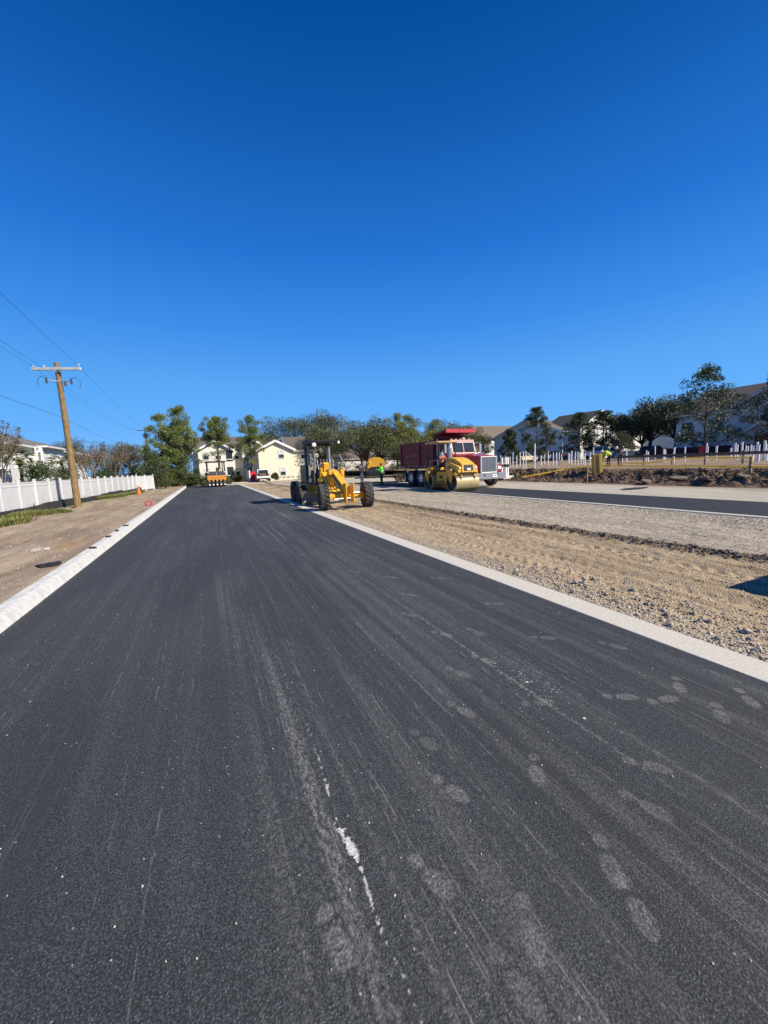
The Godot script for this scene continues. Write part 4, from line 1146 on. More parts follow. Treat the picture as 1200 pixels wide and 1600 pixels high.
func dust(x0: float, x1: float, z0: float, z1: float, w: int, h: int) -> ImageTexture:
	# pale dust dragged along the lane by the rollers, the chalky joint, shoe prints
	var d := PackedByteArray(); d.resize(w * h * 4)
	var r := RandomNumberGenerator.new(); r.seed = 31
	for j in h:
		var z := z0 + (z1 - z0) * (j + 0.5) / h
		var sx := seam_x(z)
		var on := clampf(1.15 - absf(z + 1.42) / 0.42, 0.0, 1.0)
		on = maxf(on, 0.5 if z < -1.42 and z > -2.3 else 0.22 * clampf(1.0 - (-z - 3.0) / 4.0, 0.3, 1.0))
		for i in w:
			var x := x0 + (x1 - x0) * (i + 0.5) / w
			var n1: float = fn[3].get_noise_2d(x * 60.0, z * 0.3)
			var n2: float = fn[4].get_noise_2d(x * 1.3, z * 0.35)
			var n3: float = fn[2].get_noise_2d(x * 62.0, z * 36.0)
			var speck := r.randf()
			var right := clampf(0.35 + (x - 0.2) * 0.5, 0.25, 1.0)
			var a := clampf((n1 - 0.1) * 1.3, 0.0, 1.0) * clampf(0.3 + n2 * 1.6, 0.0, 1.0) * right * clampf(0.45 + n3 * 1.3, 0.0, 1.0) * 0.95
			a += 0.12 * clampf(n2 + 0.25, 0.0, 1.0) * clampf(0.5 + n3, 0.0, 1.0)
			a += 0.14 * clampf(fn[4].get_noise_2d(x * 9.0, z * 0.12) * 1.8, 0.0, 1.0) * right
			a *= 0.1 + 1.7 * speck * speck
			var q: float = (x - sx) * 100.0 + 5.0 * fn[2].get_noise_2d(z * 2.2, 11.0)
			var v := 150.0
			if n2 < -0.05 and a < 0.06:
				a = clampf(-n2 - 0.05, 0.0, 0.4) * 0.7; v = 44.0
			if absf(q) < 26.0:
				a += clampf(1.0 - absf(q + 9.0) / 14.0, 0.0, 1.0) * 0.36 * clampf(0.3 + n1 * 0.9 + n3, 0.0, 1.0) * speck * clampf(1.0 - (-z - 2.5) / 5.0, 0.2, 1.0)
				var wide: float = 0.6 + 1.5 * clampf(0.35 + fn[2].get_noise_2d(z * 7.0, 7.0) * 1.8, 0.0, 1.0) * on
				var core: float = clampf(1.35 - absf(q) / wide, 0.0, 1.0)
				var gap: float = clampf(0.65 + 2.0 * fn[2].get_noise_2d(z * 4.2, 70.0) + 1.8 * n3 + (speck - 0.5) * 1.1, 0.0, 1.0) * on
				if core * gap > 0.06 + speck * 0.6:
					a = 0.55 + 0.35 * speck; v = 190.0 + 40.0 * speck
			var p := (j * w + i) * 4
			d[p] = int(v); d[p + 1] = int(v); d[p + 2] = int(v * 0.975); d[p + 3] = int(255.0 * clampf(a, 0.0, 0.92))
	var px := w / (x1 - x0)
	var pz := h / absf(z1 - z0)
	for s: Array in PRINTS:
		var ca := cos(s[2])
		var sa := sin(s[2])
		for dj in range(int(-0.2 * pz), int(0.2 * pz)):
			for di in range(int(-0.2 * px), int(0.2 * px)):
				var ux := di / px
				var uz := dj / pz
				var lx := ux * ca - uz * sa
				var lz := ux * sa + uz * ca
				var sole := 1.0 - Vector2(lx / 0.042, (lz - 0.045) / 0.075).length()
				var heel := 1.0 - Vector2(lx / 0.033, (lz + 0.08) / 0.034).length()
				var e := maxf(sole, heel)
				if e <= 0.0: continue
				var i := int((s[0] + ux - x0) * px)
				var j := int((s[1] + uz - z0) / (z1 - z0) * h)
				if i < 0 or j < 0 or i >= w or j >= h: continue
				var stud := Vector2(fposmod(lx, 0.021) - 0.0105, fposmod(lz + (0.011 if int(lx / 0.021) % 2 == 0 else 0.0), 0.024) - 0.012).length()
				var tread := clampf(0.75 + 1.1 * fn[2].get_noise_2d(ux * 90.0 + s[0] * 50.0, uz * 90.0), 0.0, 1.0) * (0.35 if stud < 0.006 else 1.0)
				var rim := 0.8
				var p := (j * w + i) * 4
				if d[p] < 100:
					d[p] = 150; d[p + 1] = 150; d[p + 2] = 144; d[p + 3] = 0
				d[p + 3] = int(clampf(d[p + 3] + 255.0 * 1.25 * s[3] * tread * rim * clampf(e * 5.0 + 0.4 * r.randf(), 0.0, 1.0) * r.randf_range(0.2, 1.2), 0.0, 235.0))
	# thin scratches drawn along the lane by loose stones under the drums
	for k in 1000:
		var cx := r.randf_range(x0, x1) if k % 4 == 0 else lerpf(0.1, x1, r.randf())
		var cz := r.randf_range(z1, z0)
		var ln := r.randf_range(0.25, 2.6) * (1.0 if w > 600 else 4.0)
		var drift := r.randf_range(-0.02, 0.03)
		var st := r.randf_range(0.15, 0.6)
		var steps := int(ln * pz)
		for q in steps:
			var t := float(q) / steps
			var i := int((cx + drift * ln * t - x0) * px)
			var j := int((cz - ln * t - z0) / (z1 - z0) * h)
			if i < 0 or j < 0 or i >= w or j >= h: continue
			var g: float = clampf(0.35 + 1.7 * fn[2].get_noise_2d(t * ln * 9.0, k * 13.0), 0.0, 1.0) * st * sin(PI * t)
			var p := (j * w + i) * 4
			if d[p] < 100:
				d[p] = 150; d[p + 1] = 150; d[p + 2] = 146; d[p + 3] = 0
			d[p + 3] = int(clampf(maxf(d[p + 3], 255.0 * g * r.randf_range(0.5, 1.0)), 0.0, 230.0))
	for k in 900:
		# chalk chips pressed into the mat
		var cx := r.randf_range(x0, x1)
		var cz := r.randf_range(z1, z0)
		if k < 120:
			cx = 2.05 + r.randfn() * 0.09; cz = -2.05 + r.randfn() * 0.16
		var rad := r.randf_range(0.001, 0.0045) if k % 40 else r.randf_range(0.004, 0.008)
		for dj in range(-int(rad * pz), int(rad * pz) + 1):
			for di in range(-int(rad * px), int(rad * px) + 1):
				var i := int((cx - x0) * px) + di
				var j := int((cz - z0) / (z1 - z0) * h) + dj
				if i < 0 or j < 0 or i >= w or j >= h: continue
				var p := (j * w + i) * 4
				d[p] = 215; d[p + 1] = 214; d[p + 2] = 206; d[p + 3] = 220
	return ImageTexture.create_from_image(Image.create_from_data(w, h, false, Image.FORMAT_RGBA8, d))

func road_mat(key: String, over: Texture2D) -> StandardMaterial3D:
	var m := mat(key, Color.WHITE, 0.78)
	m.albedo_texture = cache.grain
	m.heightmap_enabled = true
	m.heightmap_texture = cache.grain_h
	m.heightmap_scale = 0.26
	if over:
		m.detail_enabled = true
		m.detail_blend_mode = BaseMaterial3D.BLEND_MODE_MIX
		m.detail_uv_layer = BaseMaterial3D.DETAIL_UV_2
		m.detail_albedo = over
	return m

func edging(called: String, profile: Array, z0: float, z1: float, seg: float, x: float, m: Material, label: String, piece: String) -> void:
	var o := Node3D.new()
	o.name = called
	add_child(o)
	o.set_meta("kind", "structure")
	o.set_meta("label", label)
	var b := MB.new()
	b.prism(profile, seg - 0.008, Transform3D(Basis(), Vector3.ZERO))
	var me := b.mesh()
	var r := RandomNumberGenerator.new(); r.seed = 3
	var z := z0 - seg * 0.5
	while z > z1:
		var p := part(me, piece, m, o, Vector3(x + r.randf_range(-0.0015, 0.0015), r.randf_range(-0.001, 0.001), z))
		p.rotation.y = r.randf_range(-0.002, 0.002)
		z -= seg

# ---------------------------------------------------------------- the place
func _ready() -> void:
	# camera
	var cam := Camera3D.new()
	cam.name = "camera"
	add_child(cam)
	cam.position = Vector3(0, 1.65, 0)
	cam.rotation = Vector3(deg_to_rad(-6.98), deg_to_rad(-24.44), deg_to_rad(-2.4))
	cam.fov = 106.15
	cam.near = 0.05
	cam.far = 1500.0
	cam.current = true
	# sky
	var sky_im := Image.create(8, 512, false, Image.FORMAT_RGBF)
	var stops := [[0.000, 0.1550, 0.3700, 0.6660], [0.100, 0.0967, 0.3033, 0.6567], [0.152, 0.0787, 0.2800, 0.6433], [0.200, 0.0667, 0.2567, 0.6100], [0.314, 0.0320, 0.1800, 0.5487], [0.448, 0.0127, 0.1187, 0.4387], [0.615, 0.0047, 0.0713, 0.2933], [0.717, 0.0013, 0.0493, 0.2280], [1.000, 0.0007, 0.0333, 0.1733]]
	for j in 512:
		var y := sin((0.5 - (j + 0.5) / 512.0) * PI)
		var c := Color(0.2, 0.17, 0.13)
		if y >= 0.0:
			for k in stops.size() - 1:
				if y >= stops[k][0] and y <= stops[k + 1][0]:
					var t: float = (y - stops[k][0]) / (stops[k + 1][0] - stops[k][0])
					c = Color(lerpf(stops[k][1], stops[k + 1][1], t), lerpf(stops[k][2], stops[k + 1][2], t), lerpf(stops[k][3], stops[k + 1][3], t))
		for i in 8: sky_im.set_pixel(i, j, c)
	var pan := PanoramaSkyMaterial.new()
	pan.panorama = ImageTexture.create_from_image(sky_im)
	var sky := Sky.new()
	sky.sky_material = pan
	var env := Environment.new()
	env.background_mode = Environment.BG_SKY
	env.sky = sky
	env.tonemap_mode = Environment.TONE_MAPPER_LINEAR
	env.tonemap_exposure = 1.5
	env.sdfgi_enabled = true
	env.ssao_enabled = true
	env.ssil_enabled = true
	var we := WorldEnvironment.new()
	we.name = "environment"
	we.environment = env
	add_child(we)
	# sun: behind the camera to the right
	var sun := DirectionalLight3D.new()
	sun.name = "sun"
	add_child(sun)
	var el := deg_to_rad(37.5)
	var from := Vector3(cos(el) * 0.62, sin(el), cos(el) * 0.785)
	sun.look_at_from_position(from * 50.0, Vector3.ZERO)
	sun.light_energy = 1.55
	sun.light_color = Color(1.0, 0.955, 0.88)
	sun.light_angular_distance = 0.5
	sun.shadow_enabled = true

	rng.seed = 11
	for k in 5:
		var f := FastNoiseLite.new()
		f.noise_type = FastNoiseLite.TYPE_SIMPLEX_SMOOTH
		f.seed = 20 + k
		f.frequency = [0.35, 0.5, 0.6, 0.2, 0.5][k]
		f.fractal_octaves = [2, 3, 2, 3, 3][k]
		fn.append(f)
	cache["grime1"] = noise_tex(0.014, 0.84, 1.04, 1)
	cache["grime2"] = noise_tex(0.02, 0.5, 1.1, 2)
	cache["grime3"] = noise_tex(0.008, 0.95, 1.01, 14)
	cache["soil"] = noise_tex(0.05, 0.55, 1.12, 3, 1024, FastNoiseLite.TYPE_SIMPLEX, 5)
	cache["soil_h"] = noise_tex(0.045, 0.0, 1.0, 4, 1024, FastNoiseLite.TYPE_SIMPLEX, 5)
	cache["concrete"] = noise_tex(0.02, 0.9, 1.02, 6, 1024, FastNoiseLite.TYPE_SIMPLEX, 6)
	asphalt_grain()
	print("textures")
	build_ground()
	print("ground")
	build_machines()
	print("machines")
	build_left()
	print("left")
	build_centre()
	print("centre")
	build_right()
	print("right")

func soil(key: String) -> StandardMaterial3D:
	var m := vmat(key, 0.95)
	m.albedo_texture = cache.soil
	m.uv1_triplanar = true
	m.uv1_world_triplanar = true
	m.uv1_scale = Vector3(0.7, 0.7, 0.7)
	m.heightmap_enabled = true
	m.heightmap_texture = cache.soil_h
	m.heightmap_scale = 1.3
	m.metallic_specular = 0.2
	return m

func build_ground() -> void:
	var flat0 := func(_x: float, _z: float) -> float: return 0.0
	var none := func(_x: float, _z: float) -> Color: return Color.WHITE
	# wide ground to the horizon
	var gm := soil("far_ground")
	sheet("ground", -700, 700, 300, -900, 40, 40, 1.0, func(_x: float, _z: float) -> float: return -0.09, func(x: float, z: float) -> Color: return Color(0.13, 0.12, 0.06).lerp(Color(0.24, 0.19, 0.12), clampf(0.5 + nz(0, x * 0.05, z * 0.05), 0.0, 1.0)), gm)
	# main lane in two lengths so that the marks near the camera stay fine
	sheet("asphalt_road", -2.24, 3.5, 3.0, -9.3, 8, 16, 1.0, flat0, none, road_mat("asphalt_near", dust(-2.24, 3.5, 3.0, -9.3, 1024, 2048)), true)
	sheet("asphalt_road", -2.24, 3.5, -9.3, -50.4, 8, 30, 1.0, flat0, none, road_mat("asphalt_far", dust(-2.24, 3.5, -9.3, -50.4, 512, 1024)), true)
	sheet("asphalt_lane", 12.2, 15.75, 4.0, -36.0, 4, 20, 1.0, func(_x: float, _z: float) -> float: return 0.006, none, road_mat("asphalt_lane", null), true).material_override.albedo_color = lin(0.5, 0.5, 0.5)
	# soil sheets
	var sm := soil("soil")
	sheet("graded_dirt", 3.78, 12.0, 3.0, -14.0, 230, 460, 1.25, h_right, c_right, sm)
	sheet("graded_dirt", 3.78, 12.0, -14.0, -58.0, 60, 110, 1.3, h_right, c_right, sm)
	sheet("dirt_verge", -9.2, -2.42, 3.0, -52.0, 110, 260, 1.35, h_left, c_left, sm)
	sheet("limerock_strip", 15.7, 21.6, 4.0, -60.0, 50, 150, 1.3, h_lime, c_lime, sm)
	sheet("limerock_strip", 12.0, 15.8, -35.6, -58.0, 20, 40, 1.0, h_lime, c_lime, sm)
	sheet("earth_bank", 21.4, 26.2, 4.0, -36.0, 110, 520, 1.2, h_mound, c_mound, sm)
	sheet("building_pad", 26.1, 110.0, 6.0, -95.0, 60, 70, 1.0, h_pad, c_pad, sm)
	sheet("yard_grass", -60, -9.1, 3.0, -110.0, 30, 50, 1.0, func(x: float, z: float) -> float: return 0.2 + 0.02 * nz(0, x, z), func(x: float, z: float) -> Color: return Color(0.1, 0.12, 0.04).lerp(Color(0.17, 0.14, 0.06), clampf(0.5 + nz(0, x * 0.6, z * 0.6), 0.0, 1.0)), sm)
	# cross street and apron at the far end of the lane
	var con := mat("concrete", lin(0.57, 0.535, 0.46), 0.85)
	con.albedo_texture = cache.concrete
	con.uv1_triplanar = true
	con.uv1_world_triplanar = true
	con.uv1_scale = Vector3(1.1, 1.1, 1.1)
	var ap := MB.new()
	ap.box(Vector3(2.0, -0.03, -51.4), Vector3(9.5, 0.1, 1.6), Basis(), 0.02)
	ap.box(Vector3(11.0, -0.03, -59.2), Vector3(16.0, 0.12, 1.8), Basis(Vector3.UP, 0.06), 0.02)
	var apo := part(ap, "concrete_pavement", con, self)
	apo.set_meta("kind", "structure")
	# raised kerb on the verge side, flush edgings elsewhere
	var kc := con.duplicate()
	kc.albedo_color = lin(0.6, 0.6, 0.575)
	kc.albedo_texture = noise_tex(0.006, 0.84, 1.05, 16, 1024, FastNoiseLite.TYPE_SIMPLEX_SMOOTH, 6)
	edging("raised_kerb", [Vector2(0.03, -0.12), Vector2(0.03, 0.0), Vector2(-0.025, 0.095), Vector2(-0.045, 0.125), Vector2(-0.085, 0.145), Vector2(-0.21, 0.152), Vector2(-0.225, 0.14), Vector2(-0.225, -0.12)], 3.0, -51.0, 3.05, -2.22, kc, "pale raised concrete kerb along the dirt verge", "kerb_stone")
	edging("flush_edging", [Vector2(0, -0.2), Vector2(0, 0.003), Vector2(0.01, 0.006), Vector2(0.32, 0.008), Vector2(0.33, 0.002), Vector2(0.33, -0.2)], 3.0, -55.0, 3.05, 3.49, con, "flat concrete edging between asphalt and graded dirt", "edging_slab")
	edging("lane_edging", [Vector2(0, -0.2), Vector2(0, 0.02), Vector2(0.012, 0.03), Vector2(0.2, 0.03), Vector2(0.21, 0.02), Vector2(0.21, -0.2)], 4.0, -36.0, 3.05, 12.0, con, "thin concrete edging beside the narrow asphalt lane", "edging_slab")
	# gravel
	var rk := rocks(5, 7)
	var gmat := vmat("stone", 0.85)
	gmat.albedo_texture = cache.grime2
	gmat.uv1_triplanar = true
	gmat.uv1_scale = Vector3(0.8, 0.8, 0.8)
	var xf := []
	var cl := []
	var tones := [Color(0.72, 0.63, 0.5), Color(0.62, 0.52, 0.4), Color(0.8, 0.73, 0.6), Color(0.5, 0.43, 0.34), Color(0.28, 0.25, 0.22), Color(0.64, 0.51, 0.35)]
	var put := func(x: float, y: float, z: float, s: float, c: Color) -> void:
		var b := Basis.from_euler(Vector3(rng.randf_range(-0.5, 0.5), rng.randf() * TAU, rng.randf_range(-0.5, 0.5))).scaled(Vector3(s, s, s))
		xf.append(Transform3D(b, Vector3(x, y + s * 0.06, z)))
		var k := rng.randf_range(0.75, 1.2)
		cl.append(Color(c.r * k, c.g * k, c.b * k))
	for i in 8000:
		var z := -0.3 - 14.0 * pow(rng.randf(), 1.5)
		var x := 3.84 + absf(rng.randfn()) * (0.22 if z < -4.5 else 0.5)
		if x > 6.6: continue
		put.call(x, h_right(x, z), z, rng.randf_range(0.012, 0.042) * (1.0 if z > -5.0 else 0.8), tones[rng.randi() % 6])
	for i in 26000:
		var z := 1.0 - 24.0 * pow(rng.randf(), 1.4)
		var x := rng.randf_range(4.0, 11.95)
		put.call(x, h_right(x, z), z, rng.randf_range(0.012, 0.034), tones[rng.randi() % 6])
	for i in 7000:
		var z := 1.5 - 22.0 * pow(rng.randf(), 1.3)
		var x := 11.9 - absf(rng.randfn()) * 0.7
		put.call(x, h_right(x, z), z, rng.randf_range(0.018, 0.05), tones[rng.randi() % 4])
	scatter("gravel", rk, gmat, xf, cl, "loose pale gravel spread on the graded dirt", "gravel")
	xf = []; cl = []
	var put2 := func(x: float, y: float, z: float, s: float, c: Color) -> void:
		var b := Basis.from_euler(Vector3(rng.randf_range(-0.5, 0.5), rng.randf() * TAU, rng.randf_range(-0.5, 0.5))).scaled(Vector3(s, s, s))
		xf.append(Transform3D(b, Vector3(x, y + s * 0.1, z)))
		var k := rng.randf_range(0.7, 1.25)
		cl.append(Color(c.r * k, c.g * k, c.b * k))
	for i in 5200:
		var z := 0.5 - 20.0 * pow(rng.randf(), 1.15)
		var x := ridge_x(z) + rng.randfn() * 0.1
		put2.call(x, h_right(x, z) - 0.004, z, rng.randf_range(0.02, 0.075), [Color(0.16, 0.12, 0.085), Color(0.24, 0.18, 0.13), Color(0.34, 0.28, 0.21)][rng.randi() % 3])
	scatter("clod_windrow", rk, gmat, xf, cl, "dark row of clods left along the graded dirt", "soil")
	xf.clear(); cl.clear()
	for i in 9000:
		var z := 2.0 - 34.0 * rng.randf()
		var x := rng.randf_range(21.6, 26.0)
		put2.call(x, h_mound(x, z), z, rng.randf_range(0.035, 0.11) * (1.0 if rng.randf() < 0.94 else 1.8), [Color(0.14, 0.1, 0.07), Color(0.24, 0.175, 0.12), Color(0.08, 0.06, 0.045), Color(0.33, 0.255, 0.19)][rng.randi() % 4])
	scatter("earth_clods", rk, gmat, xf, cl, "dark lumps of dug earth along the bank", "soil")
	xf.clear(); cl.clear()
	for i in 900:
		var z := 1.0 - 11.0 * pow(rng.randf(), 1.2)
		put2.call(rng.randf_range(-2.2, 3.45), 0.002, z, rng.randf_range(0.004, 0.012), Color(0.62, 0.6, 0.55))
	scatter("grit", rk, gmat, xf, cl, "pale grit strewn over the black asphalt", "grit")
	xf.clear(); cl.clear()
	for i in 6500:
		var z := 1.0 - 40.0 * pow(rng.randf(), 1.3)
		var x := rng.randf_range(-8.2, -2.6)
		put2.call(x, h_left(x, z), z, rng.randf_range(0.012, 0.05), [Color(0.42, 0.32, 0.24), Color(0.5, 0.4, 0.31), Color(0.62, 0.56, 0.48)][rng.randi() % 3])
	scatter("verge_pebbles", rk, gmat, xf, cl, "small clods and pebbles on the brown verge", "soil")
	# larger stones that can be picked out beside the edging
	var bed := Node3D.new()
	bed.name = "stone_verge"
	add_child(bed)
	bed.set_meta("kind", "structure")
	bed.set_meta("label", "broken limestone along the concrete edging")
	var smats := []
	for k in 4:
		smats.append(mat("stone_%s" % ["pale", "buff", "grey", "dark"][k], [lin(0.68, 0.62, 0.52), lin(0.58, 0.49, 0.38), lin(0.5, 0.45, 0.38), lin(0.2, 0.2, 0.19)][k], 0.85, 0.0, 2))
	for i in 60:
		var z := -0.5 - 4.0 * pow(rng.randf(), 1.3)
		var x := 3.9 + absf(rng.randfn()) * 0.4
		var o := part(rk[i % 5], "stone", smats[[0, 1, 2, 0, 1, 2, 3][i % 7]], bed, Vector3(x, h_right(x, z) + 0.012, z))
		var s := rng.randf_range(0.04, 0.085)
		o.scale = Vector3(s, s, s)
		o.rotation = Vector3(rng.randf_range(-0.5, 0.5), rng.randf() * TAU, rng.randf_range(-0.5, 0.5))

func build_machines() -> void:
	grader(Vector3(4.92, 0.0, -16.95), 0.0)
	tandem_roller(Vector3(13.07, 0.008, -19.1), 0.0)
	dump_truck(Vector3(15.75, 0.008, -23.4), 0.05)
	pneumatic_roller(Vector3(1.0, 0.002, -48.6), 0.02)
	# crew
	person("person", "person in a dark grey top and blue jeans standing beyond the motor grader", Vector3(12.2, 0.0, -31.2), 0.6, {"wrl": Vector3(-0.1, 1.2, 0.3), "wrr": Vector3(0.16, 1.25, 0.32), "ell": Vector3(-0.28, 1.16, 0.08), "elr": Vector3(0.28, 1.16, 0.08), "gaze": Vector3(0.5, -0.2, 1)}, {"skin": Color(0.4, 0.24, 0.16), "shirt": Color(0.02, 0.02, 0.024), "sleeve": Color(0.02, 0.02, 0.024), "trousers": Color(0.055, 0.075, 0.12), "boots": Color(0.03, 0.02, 0.015), "hair": Color(0.02, 0.015, 0.01), "hat": lin(0.02, 0.025, 0.05)})
	person("person", "worker in a bright green safety shirt beside the equipment trailer", Vector3(13.6, 0.0, -30.1), -2.4, {"wrl": Vector3(-0.24, 1.1, 0.3), "ell": Vector3(-0.3, 1.18, 0.05), "wrr": Vector3(0.3, 1.3, 0.34), "elr": Vector3(0.32, 1.2, 0.1)}, {"skin": Color(0.3, 0.17, 0.11), "shirt": Color(0.08, 0.5, 0.03), "trousers": Color(0.02, 0.022, 0.03), "boots": Color(0.03, 0.02, 0.015), "hair": Color(0.02, 0.015, 0.01), "hat": lin(0.06, 0.06, 0.07), "vest": Color(0.1, 0.62, 0.04)})
	var bend := {"hip": Vector3(0, 0.9, -0.12), "waist": Vector3(0, 1.03, -0.02), "chest": Vector3(0, 1.13, 0.22), "neck": Vector3(0, 1.18, 0.4), "head": Vector3(0, 1.2, 0.52), "shl": Vector3(-0.19, 1.16, 0.32), "shr": Vector3(0.19, 1.16, 0.32), "ell": Vector3(-0.22, 0.88, 0.4), "elr": Vector3(0.22, 0.88, 0.42), "wrl": Vector3(-0.12, 0.66, 0.5), "wrr": Vector3(0.12, 0.64, 0.55), "hpl": Vector3(-0.1, 0.88, -0.1), "hpr": Vector3(0.1, 0.88, -0.1), "gaze": Vector3(0, -0.75, 0.65)}
	person("person", "worker in a yellow green vest bending over beside the yellow box", Vector3(29.6, 0.74, -20.9), -1.9, bend, {"skin": Color(0.3, 0.17, 0.11), "shirt": Color(0.5, 0.62, 0.05), "trousers": Color(0.03, 0.03, 0.04), "boots": Color(0.03, 0.02, 0.015), "hair": Color(0.02, 0.015, 0.01), "hat": lin(0.75, 0.75, 0.73), "vest": Color(0.5, 0.66, 0.03)})
	person("person", "person in dark clothes and white hat stooping behind the bending worker", Vector3(31.0, 0.77, -20.9), -1.6, bend.merged({"chest": Vector3(0, 1.2, 0.14), "neck": Vector3(0, 1.33, 0.27), "head": Vector3(0, 1.42, 0.38), "shl": Vector3(-0.19, 1.29, 0.2), "shr": Vector3(0.19, 1.29, 0.2)}, true), {"skin": Color(0.35, 0.2, 0.13), "shirt": Color(0.05, 0.055, 0.065), "trousers": Color(0.04, 0.045, 0.06), "boots": Color(0.03, 0.02, 0.015), "hair": Color(0.02, 0.015, 0.01), "hat": lin(0.75, 0.75, 0.73)})
	# trailer with a small yellow paver on it
	var tt := thing("equipment_trailer", "low black equipment trailer with pale deck beyond the grader", "trailer", Vector3(16.0, 0, -33.2), 1.15)
	var bl := mat("black", lin(0.02, 0.02, 0.022), 0.5)
	var wood := mat("deck_wood", lin(0.38, 0.28, 0.2), 0.85, 0.0, 2)
	for k in 8:
		boxpart(tt, "deck_plank", wood, Vector3(-0.84 + 0.24 * k, 0.62, 0), Vector3(0.22, 0.05, 4.6), 0.008)
	for s: float in [-1.0, 1.0]:
		boxpart(tt, "frame_rail", bl, Vector3(0.98 * s, 0.55, 0), Vector3(0.1, 0.16, 4.8), 0.01)
		for z: float in [0.7, 1.5]:
			wheel(tt, Vector3(1.12 * s, 0.36, z), 0.36, 0.22, 0.2, mat("rim_rust", lin(0.2, 0.04, 0.025), 0.6))
		boxpart(tt, "wheel_guard", bl, Vector3(1.12 * s, 0.78, 1.1), Vector3(0.26, 0.05, 1.7), 0.02)
	boxpart(tt, "end_ramp", mat("rust_brown", lin(0.12, 0.04, 0.03), 0.8, 0.0, 2), Vector3(0, 1.2, 2.42), Vector3(1.9, 1.3, 0.08), 0.02)
	rod(tt, "tow_tongue", bl, [Vector3(0, 0.5, -2.3), Vector3(0, 0.5, -3.5)], 0.06)
	var pv := thing("asphalt_paver", "yellow orange rounded hood machine standing on the low trailer", "paver", Vector3(14.7, 0.645, -33.7), 1.15)
	pv.scale = Vector3(0.85, 0.92, 0.8)
	var yo := mat("paver_yellow", lin(0.78, 0.4, 0.03), 0.4, 0.0, 1)
	side_prism(pv, "hood", yo, [Vector2(-1.0, 0.9), Vector2(-1.05, 1.35), Vector2(-0.75, 1.75), Vector2(-0.2, 1.92), Vector2(0.5, 1.85), Vector2(0.95, 1.6), Vector2(1.1, 1.2), Vector2(0.9, 0.95)], 1.3)
	boxpart(pv, "track_frame", bl, Vector3(0, 0.3, 0), Vector3(1.4, 0.6, 2.0), 0.12)
	boxpart(pv, "chassis", bl, Vector3(0, 0.75, 0), Vector3(1.2, 0.35, 1.9), 0.05)
	boxpart(pv, "side_arm", yo, Vector3(-0.72, 1.1, -0.8), Vector3(0.12, 0.7, 0.3), 0.04, Basis(Vector3.RIGHT, 0.5))
	rod(pv, "exhaust_stack", bl, [Vector3(0.2, 1.8, 0.3), Vector3(0.2, 2.3, 0.3)], 0.05)
	# red fuel cabinet and the white SUV with its tailgate up
	var suv := car("parked_suv", "white SUV seen from behind with cargo, parked below the right pine", "suv", Vector3(7.5, 0.0, -58.6), PI - 0.1, lin(0.72, 0.73, 0.74))
	boxpart(suv, "cargo", mat("cargo_brown", lin(0.3, 0.2, 0.12), 0.8, 0.0, 2), Vector3(0.1, 1.0, -2.42), Vector3(0.9, 0.3, 0.1), 0.04)
	boxpart(suv, "cargo_opening", mat("black", lin(0.02, 0.02, 0.022), 0.5), Vector3(0, 1.06, -2.405), Vector3(1.35, 0.5, 0.04))
	var fc := thing("fuel_cabinet", "red and white upright cabinet beside the white SUV", "cabinet", Vector3(6.1, 0.0, -60.0), 0.15)
	boxpart(fc, "cabinet_body", mat("signal_red", lin(0.62, 0.015, 0.03), 0.4, 0.0, 1), Vector3(0.08, 0.78, 0), Vector3(0.75, 1.36, 0.6), 0.04)
	boxpart(fc, "white_edge", mat("white_paint", lin(0.78, 0.78, 0.76), 0.4), Vector3(-0.38, 0.85, 0), Vector3(0.16, 1.6, 0.62), 0.03)
	boxpart(fc, "base", bl, Vector3(0, 0.06, 0), Vector3(1.0, 0.12, 0.8), 0.02)
	boxpart(fc, "door_seam", bl, Vector3(0.08, 0.85, 0.302), Vector3(0.7, 0.02, 0.01))
	# box added just outside the frame to cast the shadow on the dirt
	var jb := thing("shadow_caster_box", "unseen grey steel box added to cast a shadow on the graded dirt", "shadow caster", Vector3(7.95, 0.02, -0.05))
	var jg := mat("box_grey", lin(0.2, 0.22, 0.24), 0.5, 0.2, 1)
	boxpart(jb, "box_body", jg, Vector3(0, 0.72, 0), Vector3(2.1, 1.28, 1.6), 0.02)
	boxpart(jb, "lid", jg, Vector3(0, 1.43, 0), Vector3(2.16, 0.14, 1.66), 0.03)
	for s: float in [-1.0, 1.0]:
		boxpart(jb, "skid", bl, Vector3(0.8 * s, 0.04, 0), Vector3(0.16, 0.12, 1.6))
		rod(jb, "handle", bl, [Vector3(1.06 * s, 0.9, -0.2), Vector3(1.12 * s, 0.9, -0.2), Vector3(1.12 * s, 0.9, 0.2), Vector3(1.06 * s, 0.9, 0.2)], 0.015)

func fence_x(z: float) -> float:
	return -7.98 + (-z - 12.0) * 0.0705

